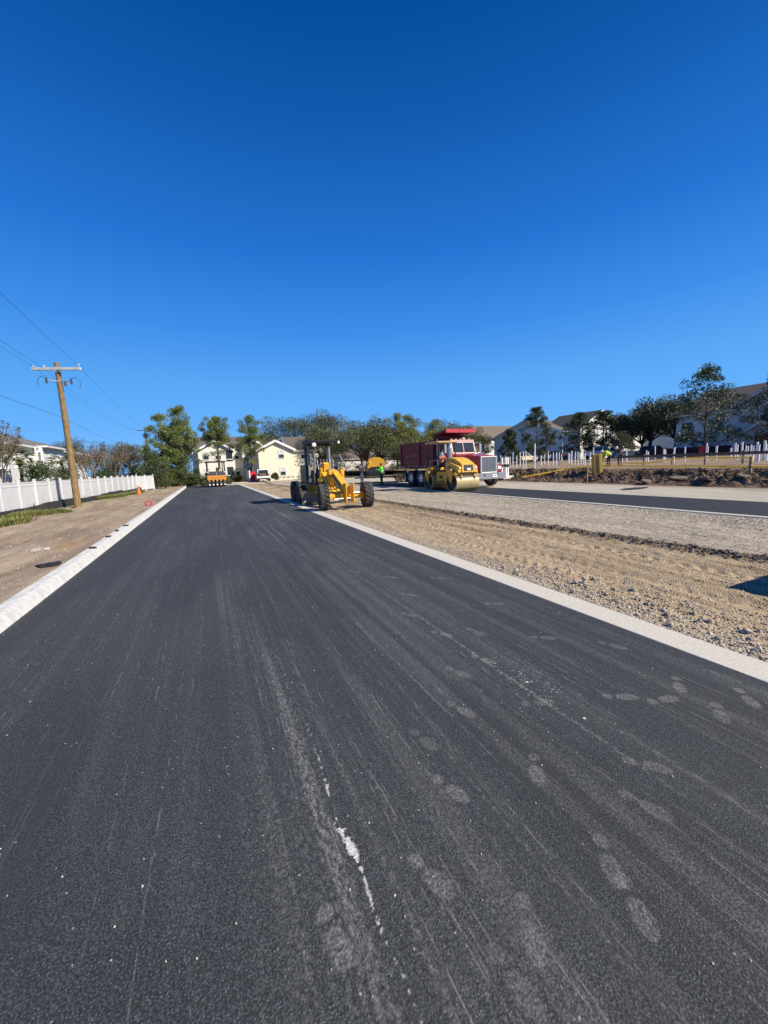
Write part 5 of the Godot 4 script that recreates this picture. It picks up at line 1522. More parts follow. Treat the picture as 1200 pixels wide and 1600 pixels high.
func build_left() -> void:
	# white vinyl fence: posts, panels and rails one by one
	var vin := mat("vinyl_white", lin(0.6, 0.61, 0.62), 0.45, 0.0, 3)
	var fe := thing("vinyl_fence", "long white vinyl privacy fence along the far side of the verge", "fence", Vector3.ZERO)
	var path := [Vector3(-8.7, 0.2, -1.8), Vector3(-6.9, 0.2, -27.0), Vector3(-5.88, 0.2, -41.8), Vector3(-4.9, 0.2, -45.0)]
	var posts := []
	for k in path.size() - 1:
		var n := int(path[k].distance_to(path[k + 1]) / 1.4)
		for i in n: posts.append(path[k].lerp(path[k + 1], float(i) / n))
	posts.append(path[3])
	var r := RandomNumberGenerator.new(); r.seed = 8
	var pb := MB.new()
	pb.box(Vector3(0, 0.67, 0), Vector3(0.12, 1.5, 0.12), Basis(), 0.012)
	pb.lathe([Vector2(0.09, 1.42), Vector2(0.09, 1.44), Vector2(0.0, 1.49)], Vector3.ZERO, Vector3.UP, 4)
	var pm := pb.mesh()
	for i in posts.size():
		var p: Vector3 = posts[i]
		var o := part(pm, "fence_post", vin, fe, p + Vector3(r.randf_range(-0.02, 0.02), 0, 0))
		o.rotation = Vector3(r.randf_range(-0.05, 0.05), r.randf_range(-0.1, 0.1), r.randf_range(-0.015, 0.015))
		if i == posts.size() - 1: continue
		var q: Vector3 = posts[i + 1]
		var d := q - p
		var yaw := atan2(d.x, d.z)
		var b := MB.new()
		b.box(Vector3(0, 0.68, 0), Vector3(0.035, 1.24, d.length() - 0.14))
		for g in 7:
			b.box(Vector3(0.021, 0.62, (g - 3) * 0.18), Vector3(0.008, 1.04, 0.168))
		var pn := part(b, "fence_panel", vin, fe, (p + q) * 0.5)
		pn.rotation = Vector3(0, yaw, r.randf_range(-0.012, 0.012))
		for y: float in [0.1, 1.2, 1.33]:
			boxpart(pn, "fence_rail", vin, Vector3(0, y, 0), Vector3(0.06, 0.09 if y < 1.3 else 0.06, d.length() - 0.12), 0.006)
	# black silt fence at its foot
	var sf := thing("silt_fence", "low black silt fence cloth sagging along the white fence foot", "silt fence", Vector3.ZERO)
	var sb := MB.new()
	var cloth := mat("silt_black", lin(0.018, 0.018, 0.018), 0.9)
	cloth.cull_mode = BaseMaterial3D.CULL_DISABLED
	var last := Vector3()
	for i in 200:
		var t := i / 199.0
		var z := -2.0 - 40.0 * t
		var x := fence_x(z) + 0.38 + 0.06 * sin(z * 2.1) + 0.04 * sin(z * 5.3)
		var hh := 0.36 + 0.05 * sin(z * 0.7) + 0.025 * sin(z * 2.1)
		var p := Vector3(x, 0.16, z)
		if i:
			sb.quad(last - Vector3(0, 0.1, 0), p - Vector3(0, 0.1, 0), p + Vector3(-0.1, hh, 0), last + Vector3(-0.1, hh, 0), Vector3(1, 0.3, 0).normalized())
			sb.quad(last + Vector3(-0.1, hh, 0), p + Vector3(-0.1, hh, 0), p + Vector3(-0.115, hh, 0), last + Vector3(-0.115, hh, 0), Vector3.UP)
		last = p
	part(sb, "silt_cloth", cloth, sf)
	for i in 13:
		var z := -4.0 - 3.0 * i
		var x := fence_x(z) + 0.2
		boxpart(sf, "wooden_stake", mat("stake_wood", lin(0.42, 0.28, 0.15), 0.85, 0.0, 2), Vector3(x, 0.3, z), Vector3(0.035, 0.6, 0.035))
	# utility pole, its crossarm and gear
	var up := thing("utility_pole", "wooden utility pole with pale crossarm standing in front of the white fence", "utility pole", Vector3(-5.97, 0.16, -23.85), 0.0)
	up.scale = Vector3(0.95, 0.95, 0.95)
	var pw := mat("pole_wood", lin(0.34, 0.23, 0.1), 0.85, 0.0, 2)
	pw.uv1_scale = Vector3(2.5, 0.25, 2.5)
	var pp := MB.new()
	pp.tube([Vector3(0, -0.4, 0), Vector3(-0.02, 3.6, 0), Vector3(-0.06, 7.35, 0)], 0.165, 0.11, 16)
	part(pp, "pole", pw, up)
	var arm := boxpart(up, "crossarm", mat("arm_pale", lin(0.62, 0.63, 0.62), 0.6, 0.0, 1), Vector3(-0.06, 7.02, 0.16), Vector3(2.4, 0.13, 0.1), 0.01, Basis(Vector3.UP, -0.41) * Basis(Vector3.FORWARD, 0.03))
	var po := mat("porcelain", lin(0.1, 0.09, 0.09), 0.25)
	var wi := mat("wire", lin(0.06, 0.065, 0.07), 0.5, 0.4)
	for x: float in [-1.12, -0.6, 1.12]:
		var b := MB.new()
		var at := Basis(Vector3.UP, -0.41) * Vector3(x, 0, 0) + Vector3(-0.06, 7.08, 0.16)
		b.lathe([Vector2(0.02, 0), Vector2(0.02, 0.05), Vector2(0.05, 0.06), Vector2(0.05, 0.1), Vector2(0.03, 0.13), Vector2(0, 0.14)], at, Vector3.UP, 8)
		part(b, "pin_insulator", mat("insulator_grey", lin(0.45, 0.46, 0.47), 0.3), arm)
	boxpart(up, "bracket_plate", mat("galvanised", lin(0.5, 0.5, 0.5), 0.38, 0.6, 1), Vector3(-0.06, 7.0, 0.13), Vector3(0.2, 0.26, 0.1), 0.01)
	for s: float in [-1.0, 1.0]:
		var br := rod(up, "cutout_bracket", mat("galvanised", lin(0.5, 0.5, 0.5), 0.38, 0.6, 1), [Vector3(0, 6.42, 0.1), Vector3(0.55 * s, 6.45, 0.25)], 0.025, 6)
		var b := MB.new()
		for q in 4:
			b.lathe([Vector2(0.03, 0.07 * q), Vector2(0.07, 0.07 * q + 0.02), Vector2(0.03, 0.07 * q + 0.06)], Vector3(0.5 * s, 6.28, 0.25), Vector3.UP, 8)
		part(b, "cutout_insulator", po, br)
		rod(br, "jumper_wire", wi, [Vector3(0.5 * s, 6.56, 0.25), Vector3(0.7 * s, 6.62, 0.25), Vector3(0.86 * s, 6.4, 0.25), Vector3(0.84 * s, 6.1, 0.25)], 0.012, 5)
	var lb := MB.new()
	lb.lathe([Vector2(0, 0), Vector2(0.06, 0.0), Vector2(0.06, 0.22), Vector2(0, 0.24)], Vector3(0.22, 6.2, 0.15), Vector3.UP, 8)
	part(lb, "surge_arrester", po, up)
	var up2 := thing("utility_pole", "distant dark utility pole rising behind the bushes at the fence end", "utility pole", Vector3(-9.2, 0, -82.2))
	var p2 := MB.new()
	p2.tube([Vector3(0, -0.3, 0), Vector3(-0.1, 10.0, 0)], 0.19, 0.12, 10)
	part(p2, "pole", mat("pole_dark", lin(0.06, 0.05, 0.045), 0.9), up2)
	boxpart(up2, "crossarm", mat("pole_dark", lin(0.06, 0.05, 0.045), 0.9), Vector3(-0.08, 9.6, 0.15), Vector3(2.6, 0.12, 0.1))
	# wires strung pole to pole and on past the camera
	var ends := [[Vector3(-6.96, 6.93, -24.1), Vector3(-10.4, 9.75, -82.0), Vector3(-4.9, 7.4, 26.0)], [Vector3(-6.65, 6.93, -23.98), Vector3(-9.9, 9.75, -82.0), Vector3(-4.4, 7.4, 26.0)], [Vector3(-5.06, 6.93, -23.28), Vector3(-8.1, 9.75, -82.0), Vector3(-2.6, 7.4, 26.0)], [Vector3(-6.1, 4.6, -23.75), Vector3(-9.35, 7.4, -82.0), Vector3(-3.9, 4.9, 26.0)]]
	var nm := ["leftmost crossarm wire strung between the utility poles", "second crossarm wire strung between the utility poles", "wire on the right crossarm tip of the utility pole", "lowest wire, strung halfway up the utility pole"]
	for k in 4:
		var pts := []
		for q in 25:
			var t := q / 24.0
			pts.append(ends[k][2].lerp(ends[k][0], t) - Vector3(0, 0.55 * 4.0 * t * (1.0 - t), 0))
		for q in range(1, 25):
			var t := q / 24.0
			pts.append(ends[k][0].lerp(ends[k][1], t) - Vector3(0, 0.9 * 4.0 * t * (1.0 - t), 0))
		var b := MB.new()
		b.tube(pts, 0.007, 0.007, 4)
		solo(b, "power_wire", wi, nm[k], "wire", Vector3.ZERO, "overhead wires")
	# small things on the verge
	var cn := thing("traffic_cone", "orange marker cone with white top near the far fence grass", "traffic cone", Vector3(-4.85, 0.17, -35.0))
	var cb := MB.new()
	cb.lathe([Vector2(0.15, 0.03), Vector2(0.06, 0.55), Vector2(0.03, 0.72), Vector2(0, 0.73)], Vector3.ZERO, Vector3.UP, 14)
	part(cb, "cone", mat("cone_orange", lin(0.75, 0.14, 0.04), 0.5), cn)
	boxpart(cn, "base", mat("cone_orange", lin(0.75, 0.14, 0.04), 0.5), Vector3(0, 0.015, 0), Vector3(0.36, 0.03, 0.36), 0.008)
	rod(cn, "marker_rod", mat("white_paint", lin(0.78, 0.78, 0.76), 0.4), [Vector3(0, 0.7, 0), Vector3(-0.05, 1.6, 0)], 0.02, 6)
	var cp := thing("drain_cap", "red plastic pipe end lying on the dirt by the kerb", "pipe", Vector3(-2.72, 0.1, -22.1))
	var pc := MB.new()
	pc.lathe([Vector2(0.1, 0), Vector2(0.15, 0), Vector2(0.15, 0.3), Vector2(0.1, 0.3), Vector2(0.1, 0)], Vector3(0, 0.13, 0), Vector3(0.2, 0.05, 1).normalized(), 16)
	part(pc, "pipe_ring", mat("pipe_red", lin(0.5, 0.03, 0.03), 0.45), cp)
	var sl := MB.new()
	sl.prism([Vector2(-0.2, -0.07), Vector2(0.05, -0.1), Vector2(0.22, -0.02), Vector2(0.14, 0.08), Vector2(-0.16, 0.07)], 0.05, Transform3D(Basis(Vector3.RIGHT, PI / 2), Vector3.ZERO))
	solo(sl, "flat_stone", mat("stone_pale", lin(0.62, 0.57, 0.48), 0.85, 0.0, 2), "flat pale stone lying alone on the brown verge", "stone", Vector3(-3.45, 0.16, -10.5))
	var rk: Array = rocks(4, 19)
	var lump := MB.new()
	lump.prism([Vector2(-0.2, -0.05), Vector2(-0.15, -0.11), Vector2(-0.1, -0.1), Vector2(-0.05, -0.19), Vector2(0.04, -0.15), Vector2(0.1, -0.21), Vector2(0.16, -0.1), Vector2(0.13, -0.02), Vector2(0.18, 0.06), Vector2(0.09, 0.17), Vector2(0.0, 0.11), Vector2(-0.06, 0.16), Vector2(-0.13, 0.05)], 0.03, Transform3D(Basis(Vector3.RIGHT, PI / 2), Vector3.ZERO))
	solo(lump, "flat_black_piece", mat("asphalt_black", lin(0.012, 0.012, 0.013), 0.8), "flat black piece on the dirt beside the kerb", "asphalt lump", Vector3(-2.66, 0.15, -8.5))  # thin black piece with a ragged outline
	for k in 4:
		var b := MB.new()
		var z: float = [-9.9, -11.5, -12.6, -13.7, -14.6, -8.7][k]
		b.prism([Vector2(-0.07, -0.03), Vector2(0.0, -0.05), Vector2(0.08, 0.01), Vector2(0.02, 0.04), Vector2(-0.05, 0.03)], 0.03, Transform3D(Basis(Vector3.RIGHT, PI / 2) * Basis(Vector3.FORWARD, k * 1.1), Vector3.ZERO))
		solo(b, "asphalt_crumb", mat("asphalt_black", lin(0.012, 0.012, 0.013), 0.8), "black crumb of asphalt lying on the pale kerb top", "asphalt lump", Vector3(-2.33 - 0.02 * (k % 3), 0.165, z), "asphalt crumbs on the kerb")
	# grass tufts
	var tuft := leafy()
	var rg := RandomNumberGenerator.new(); rg.seed = 12
	for k in 26:
		var az := rg.randf() * TAU
		var d := Vector3(cos(az) * 0.5, 1.0, sin(az) * 0.5).normalized()
		tuft.col = Color(1, 1, 1) * rg.randf_range(0.7, 1.25)
		leaf(tuft, Vector3(rg.randfn() * 0.05, 0, rg.randfn() * 0.05), d, Vector3(-sin(az), 0, cos(az)), rg.randf_range(0.1, 0.26), 0.02)
	var tm := tuft.mesh()
	var xf := []
	var cl := []
	for i in 4200:
		var z := -9.0 - 12.0 * rg.randf() if i < 2900 else -29.5 - 9.0 * rg.randf()
		var edge := fence_x(z) + 0.35
		var wide := 2.6 if i < 2900 else 1.0
		var x := edge + wide * rg.randf() * (0.55 + 0.45 * sin(z * 0.9) * sin(z * 0.37))
		if nz(1, x * 0.8, z * 0.5) < -0.18: continue
		var s := rg.randf_range(0.6, 1.3)
		xf.append(Transform3D(Basis(Vector3.UP, rg.randf() * TAU).scaled(Vector3(s, s, s)), Vector3(x, h_left(x, z) - 0.02, z)))
		var k := rg.randf_range(0.7, 1.2)
		var g := Color(0.14, 0.19, 0.035) if rg.randf() < 0.62 else Color(0.3, 0.26, 0.1)
		cl.append(Color(g.r * k, g.g * k, g.b * k))
	var gmm := leaf_mat()
	scatter("grass", [tm], gmm, xf, cl, "rough green and yellow grass along the fence foot", "grass")
	# white apartment building behind the fence
	var hc := thing("apartment_building", "white two storey apartment building with grey hip roof behind the fence", "building", Vector3.ZERO)
	var ww := mat("stucco_white", lin(0.7, 0.7, 0.68), 0.8, 0.0, 3)
	var rf := mat("roof_grey", lin(0.22, 0.22, 0.22), 0.9, 0.0, 2)
	var trim := mat("trim_white", lin(0.72, 0.72, 0.7), 0.5)
	for q: Array in [[-34.0, -20.5, -66.0, -48.0], [-34.0, -19.6, -75.0, -66.0], [-34.0, -20.5, -90.0, -75.0]]:
		boxpart(hc, "wall", ww, Vector3((q[0] + q[1]) * 0.5, 2.95, (q[2] + q[3]) * 0.5), Vector3(q[1] - q[0], 5.9, q[3] - q[2] - 0.02))
		# hip roof
		var b := MB.new()
		var x0: float = q[0] - 0.7
		var x1: float = q[1] + 0.7
		var z0: float = q[2] - (0.0 if q[2] > -80 else 0.7)
		var z1: float = q[3] + (0.0 if q[3] < -50 else 0.7)
		var cx := (x0 + x1) * 0.5
		var top := 8.3 + (0.3 if q[1] > -20 else 0.0)
		var inset := 4.5
		var a := Vector3(cx, top, z1 - inset)
		var e := Vector3(cx, top, z0 + inset)
		var y := 5.95 + (0.15 if q[1] > -20 else 0.0)
		b.quad(Vector3(x1, y, z1), Vector3(x1, y, z0), e, a, Vector3(0.5, 1, 0).normalized())
		b.quad(Vector3(x0, y, z1), Vector3(x0, y, z0), e, a, Vector3(-0.5, 1, 0).normalized())
		b.flat(Vector3(x0, y, z1), Vector3(x1, y, z1), a, Vector3(0, 1, 0.6).normalized())
		b.flat(Vector3(x0, y, z0), Vector3(x1, y, z0), e, Vector3(0, 1, -0.6).normalized())
		b.quad(Vector3(x0, y, z1), Vector3(x1, y, z1), Vector3(x1, y, z0), Vector3(x0, y, z0), Vector3.DOWN)
		var ro := part(b, "roof", rf, hc)
		boxpart(ro, "eaves_board", trim, Vector3(cx, y - 0.12, (z0 + z1) * 0.5), Vector3(x1 - x0 - 0.04, 0.22, z1 - z0 - 0.04))
	for z: float in [-51.0, -54.5, -58.0, -62.0, -69.0, -72.5, -78.0, -82.0, -86.0]:
		var x := -19.58 if z < -66.0 and z > -75.0 else -20.48
		window(hc, Vector3(x, 4.3, z), Vector3.RIGHT, 1.0, 1.5)
		window(hc, Vector3(x, 1.6, z), Vector3.RIGHT, 1.0, 1.5)
	for z: float in [-56.2, -64.4]:
		boxpart(hc, "balcony_slab", trim, Vector3(-19.9, 3.0, z), Vector3(1.2, 0.15, 2.2))
		boxpart(hc, "balcony_post", trim, Vector3(-19.4, 4.4, z - 1.0), Vector3(0.16, 2.7, 0.16))
		boxpart(hc, "balcony_post", trim, Vector3(-19.4, 4.4, z + 1.0), Vector3(0.16, 2.7, 0.16))
		boxpart(hc, "balcony_rail", trim, Vector3(-19.4, 4.0, z), Vector3(0.08, 0.1, 2.0))
	# plants behind the fence
	var my := myrtle(5.3, 4.0, 3)
	var m0 := tree("crape_myrtle", "bare grey crape myrtle at the left edge behind the fence", Vector3(-15.4, 0.1, -41.5), "crape myrtles behind the fence", my[0], my[1], "pale")
	m0.scale = Vector3(1.15, 1.2, 1.15)
	copy(m0, "bare crape myrtle just right of the utility pole behind the fence", Vector3(-10.9, 0.1, -48.6), 1.0)
	var m1a := myrtle(5.4, 4.6, 9)
	var m1 := tree("crape_myrtle", "wide brown crape myrtle in the middle of the fence run", Vector3(-9.5, 0.1, -52.4), "crape myrtles behind the fence", m1a[0], m1a[1], "pale")
	copy(m1, "brown crape myrtle nearest the dark pine cluster", Vector3(-8.0, 0.1, -56.0), 2.2)
	copy(m0, "crape myrtle standing behind the other bare ones", Vector3(-12.6, 0.1, -58.0), 3.0, Vector3(0.95, 1.0, 0.95))
	var pa := palm(4.6, 3)
	var p0 := tree("cabbage_palm", "cabbage palm against the white building near the left edge", Vector3(-15.6, 0.1, -46.6), "palms behind the fence", pa[0], pa[1], "grey")
	copy(p0, "cabbage palm immediately left of the utility pole", Vector3(-13.5, 0.1, -50.4), 1.2, Vector3(1.0, 0.92, 1.0))
	copy(p0, "short bright palm below the apartment balconies", Vector3(-14.6, 0.1, -46.0), 2.4, Vector3(0.9, 0.78, 0.9))
	var bu := bush(3.2, 4.0, 5, Color(0.05, 0.075, 0.025), 22)
	var b0 := tree("green_shrub", "rounded dark green shrub behind the fence left of the pole", Vector3(-13.2, 0.1, -44.6), "shrubs behind the fence", bu[0], bu[1], "brown", "shrub")
	copy(b0, "green shrub close to the utility pole behind the fence", Vector3(-12.2, 0.1, -46.8), 1.3, Vector3(0.9, 0.9, 0.9))
	copy(b0, "low green shrub below the bare crape myrtles", Vector3(-9.9, 0.1, -49.8), 2.0, Vector3(0.85, 0.75, 0.85))
	copy(b0, "olive shrub between the crape myrtles and the pine cluster", Vector3(-7.6, 0.1, -53.5), 2.6, Vector3(0.95, 0.85, 0.95))
	copy(b0, "far shrub behind the fence between two crape myrtles", Vector3(-10.6, 0.1, -56.5), 4.0, Vector3(1.1, 1.1, 1.1))

func build_centre() -> void:
	var green := Color(0.125, 0.165, 0.04)
	# pines at the end of the lane
	var pn := pine(9.9, 4.6, 5, green, 0.38)
	tree("pine_tree", "tall dense pine rising from the dark cluster at the kerb end", Vector3(-2.5, 0, -54.4), "pines at the lane end", pn[0], pn[1], "grey")
	pn = pine(8.6, 4.4, 15, green, 0.12)
	tree("pine_tree", "shorter full pine on the left flank of the dark cluster", Vector3(-4.3, 0, -52.0), "pines at the lane end", pn[0], pn[1], "grey")
	pn = pine(9.8, 4.2, 25, green, 0.5)
	tree("pine_tree", "slim round topped pine directly behind the far roller", Vector3(1.8, 0, -61.2), "pines at the lane end", pn[0], pn[1], "grey")
	pn = pine(9.9, 4.9, 35, green, 0.36)
	tree("pine_tree", "open pine with low branches above the white SUV", Vector3(6.4, 0, -61.4), "pines at the lane end", pn[0], pn[1], "grey")
	pn = pine(7.4, 3.6, 45, green, 0.1)
	tree("pine_tree", "short full pine in the middle of the left pine cluster", Vector3(-3.4, 0, -55.8), "pines at the lane end", pn[0], pn[1], "grey")
	var bs := bush(4.6, 3.4, 21, Color(0.06, 0.085, 0.025), 30)
	var b0 := tree("leafy_shrub", "big leafy shrub at the end of the white fence", Vector3(-4.6, 0, -46.0), "shrubs at the lane end", bs[0], bs[1], "brown", "shrub")
	b0.scale = Vector3(0.85, 0.75, 0.85)
	copy(b0, "dark shrub behind the fence end below the distant pole", Vector3(-5.6, 0, -50.4), 1.1, Vector3(1, 0.95, 1))
	copy(b0, "shaded shrub between the pine trunks", Vector3(-2.6, 0, -51.8), 2.1, Vector3(0.8, 0.85, 0.8))
	copy(b0, "low shrub right of the dense pine trunk", Vector3(-1.2, 0, -52.6), 2.9, Vector3(0.65, 0.5, 0.65))
	var hd := bush(1.1, 2.2, 33, Color(0.075, 0.08, 0.03), 16)
	var h0 := tree("clipped_hedge", "clipped hedge piece left behind the far roller", Vector3(-1.6, 0, -52.9), "low hedge across the lane end", hd[0], hd[1], "brown", "hedge")
	copy(h0, "clipped hedge piece immediately left of the far roller", Vector3(0.2, 0, -53.4), 0.7)
	copy(h0, "clipped hedge piece directly behind the far roller", Vector3(2.0, 0, -53.9), 1.7)
	copy(h0, "hedge piece beside the red and white cabinet", Vector3(4.2, 0, -62.6), 2.7, Vector3(0.9, 0.9, 0.9))
	copy(h0, "small round shrub right of the white SUV", Vector3(9.6, 0, -61.4), 3.1, Vector3(0.55, 1.0, 0.55))
	copy(h0, "small dark shrub at the foot of the cream gable wall", Vector3(8.6, 0, -61.9), 3.9, Vector3(0.45, 0.8, 0.45))
	# cream house with a front gable
	var cream := mat("siding_cream", lin(0.72, 0.66, 0.52), 0.8, 0.0, 3)
	var shing := mat("roof_taupe", lin(0.19, 0.165, 0.14), 0.95, 0.0, 2)
	var trim := mat("trim_white", lin(0.72, 0.72, 0.7), 0.5)
	var dk := mat("dark_glass", lin(0.03, 0.038, 0.045), 0.06)  # glass material, reused below as painted shade in the balcony openings
	var vg := mat("vent_grey", lin(0.22, 0.22, 0.21), 0.7)
	var ha := thing("cream_house", "cream two storey house with a front gable right of the pines", "house", Vector3.ZERO)
	gable(ha, Vector3(7.6, -0.1, -76.0), Vector3(12.9, 4.85, -63.0), 6.15, false, cream, shing)
	gable(ha, Vector3(12.94, -0.1, -75.0), Vector3(17.6, 4.75, -64.6), 7.1, true, cream, shing)
	window(ha, Vector3(11.1, 4.0, -62.99), Vector3.BACK, 0.8, 1.2)
	window(ha, Vector3(11.2, 1.3, -62.99), Vector3.BACK, 0.8, 1.2)
	window(ha, Vector3(15.0, 3.9, -64.59), Vector3.BACK, 0.9, 1.2)
	for k in 5:
		boxpart(ha, "vent", vg, Vector3(10.5 + 0.75 * k, 0.32, -62.985), Vector3(0.5, 0.18, 0.03))
	boxpart(ha, "base_band", trim, Vector3(10.25, 0.62, -62.97), Vector3(5.28, 0.1, 0.06))
	# pale apartment house behind the pines
	var pale := mat("siding_pale", lin(0.72, 0.69, 0.61), 0.8, 0.0, 3)
	var hb := thing("pale_house", "pale two storey house with balconies seen through the pines", "house", Vector3.ZERO)
	gable(hb, Vector3(-2.0, -0.1, -88.0), Vector3(13.5, 6.0, -77.0), 8.2, true, pale, shing)
	gable(hb, Vector3(-1.0, -0.1, -76.9), Vector3(4.6, 5.6, -75.0), 7.2, false, pale, shing)
	gable(hb, Vector3(6.3, -0.1, -76.9), Vector3(10.6, 5.7, -75.4), 7.3, false, pale, shing)
	gable(hb, Vector3(6.6, -0.1, -75.3), Vector3(10.0, 2.3, -71.6), 3.3, false, pale, shing)
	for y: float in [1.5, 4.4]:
		boxpart(hb, "opening_shade_panel", dk, Vector3(4.05, y, -74.98), Vector3(1.05, 1.9, 0.06))  # dark panel paints the shade inside the balcony opening, no real recess
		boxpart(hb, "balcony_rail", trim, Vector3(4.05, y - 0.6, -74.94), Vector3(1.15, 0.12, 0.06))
		window(hb, Vector3(0.2, y + 0.1, -74.99), Vector3.BACK, 0.9, 1.3)
		window(hb, Vector3(2.2, y + 0.1, -74.99), Vector3.BACK, 0.9, 1.3)
		window(hb, Vector3(5.45, y + 0.1, -76.99), Vector3.BACK, 0.7, 1.3)
		window(hb, Vector3(12.0, y + 0.1, -76.99), Vector3.BACK, 0.8, 1.3)
	window(hb, Vector3(8.4, 4.5, -75.39), Vector3.BACK, 1.0, 1.3)
	boxpart(hb, "garage_shade_panel", mat("garage_shade_brown", lin(0.12, 0.08, 0.06), 0.6), Vector3(8.3, 1.1, -71.58), Vector3(2.2, 1.9, 0.06))  # flat brown panel colours in the shade of the garage opening
	# pale low building glimpsed under the oaks
	var hg := thing("low_house", "bright white low house glimpsed beneath the big oak", "house", Vector3.ZERO)
	gable(hg, Vector3(12.0, -0.1, -92.0), Vector3(50.0, 3.4, -82.0), 5.6, true, mat("stucco_white", lin(0.7, 0.7, 0.68), 0.8, 0.0, 3), shing)
	for k in 4:
		window(hg, Vector3(26.0 + 5.2 * k, 1.7, -81.99), Vector3.BACK, 1.0, 1.2)
	# oaks
	var ok := oak(11.5, 12.0, 2, Color(0.085, 0.098, 0.045))
	var o0 := tree("live_oak", "broad grey green oak rising behind the cream house", Vector3(16.9, 0, -80.0), "oaks behind the site", ok[0], ok[1], "grey")
	o0.scale = Vector3(1.1, 1.22, 1.1)
	var ok2 := oak(8.6, 10.5, 14, Color(0.075, 0.09, 0.03))
	var o1 := tree("live_oak", "dense dark oak with forked trunk directly behind the grader", Vector3(21.4, 0, -52.6), "oaks behind the site", ok2[0], ok2[1], "brown")
	copy(o0, "oak whose crown tops the tree line above the grader", Vector3(22.5, 0, -73.5), 1.3, Vector3(1.05, 1.2, 1.05))
	copy(o1, "oak filling the gap between the grader canopy and the big oak", Vector3(18.4, 0, -64.0), 2.2, Vector3(0.9, 1.05, 0.9))
	copy(o1, "oak right of the big forked oak", Vector3(28.0, 0, -62.0), 4.1, Vector3(0.95, 1.1, 0.95))
	copy(o0, "grey oak crown far behind the big forked oak", Vector3(30.0, 0, -76.0), 2.9, Vector3(0.95, 0.95, 0.95))
	var br := pine(9.6, 6.0, 55, Color(0.17, 0.18, 0.03), 0.14)
	var l0 := tree("yellow_green_tree", "sunlit yellow green tree left of the dump truck box", Vector3(27.4, 0, -52.0), "yellow green trees", br[0], br[1], "grey")
	l0.scale = Vector3(1.0, 0.84, 1.0)
	copy(l0, "yellow green tree behind the dump truck tailgate", Vector3(31.2, 0, -56.5), 1.6, Vector3(1.05, 1.0, 1.05))
	copy(l0, "tall yellow green tree just right of the oaks", Vector3(30.5, 0, -60.5), 3.1, Vector3(0.9, 1.08, 0.9))
	copy(l0, "yellow green tree above the middle of the dump box", Vector3(35.0, 0, -56.0), 4.4, Vector3(1.0, 0.92, 1.0))
	copy(o1, "dark oak above the cab shield of the dump truck", Vector3(43.0, 0, -66.0), 0.5, Vector3(1.0, 1.15, 1.0))
	copy(o1, "dark oak between the dump truck and the tan roof", Vector3(51.0, 0, -70.0), 1.9, Vector3(1.0, 1.2, 1.0))
	copy(o0, "oak over the dump box behind the yellow green trees", Vector3(39.0, 0, -74.0), 5.2, Vector3(0.9, 0.88, 0.9))
	copy(o1, "low dark oak between the trailer and the dump box", Vector3(25.4, 0, -47.6), 5.6, Vector3(0.55, 0.62, 0.55))
	var far := [[-30.0, -118.0], [-18.0, -122.0], [-6.0, -120.0], [6.0, -116.0], [48.0, -92.0], [58.0, -100.0], [70.0, -104.0], [84.0, -98.0], [96.0, -84.0], [104.0, -66.0], [108.0, -48.0], [110.0, -30.0], [-48.0, -96.0], [100.0, -12.0]]
	for k in far.size():
		copy(o0 if k % 2 else o1, "one of the distant oaks along the horizon behind the houses", Vector3(far[k][0], 0, far[k][1]), k * 1.7, Vector3(1.1, 1.0 if k % 2 else 1.3, 1.1)).set_meta("group", "distant oaks on the horizon")

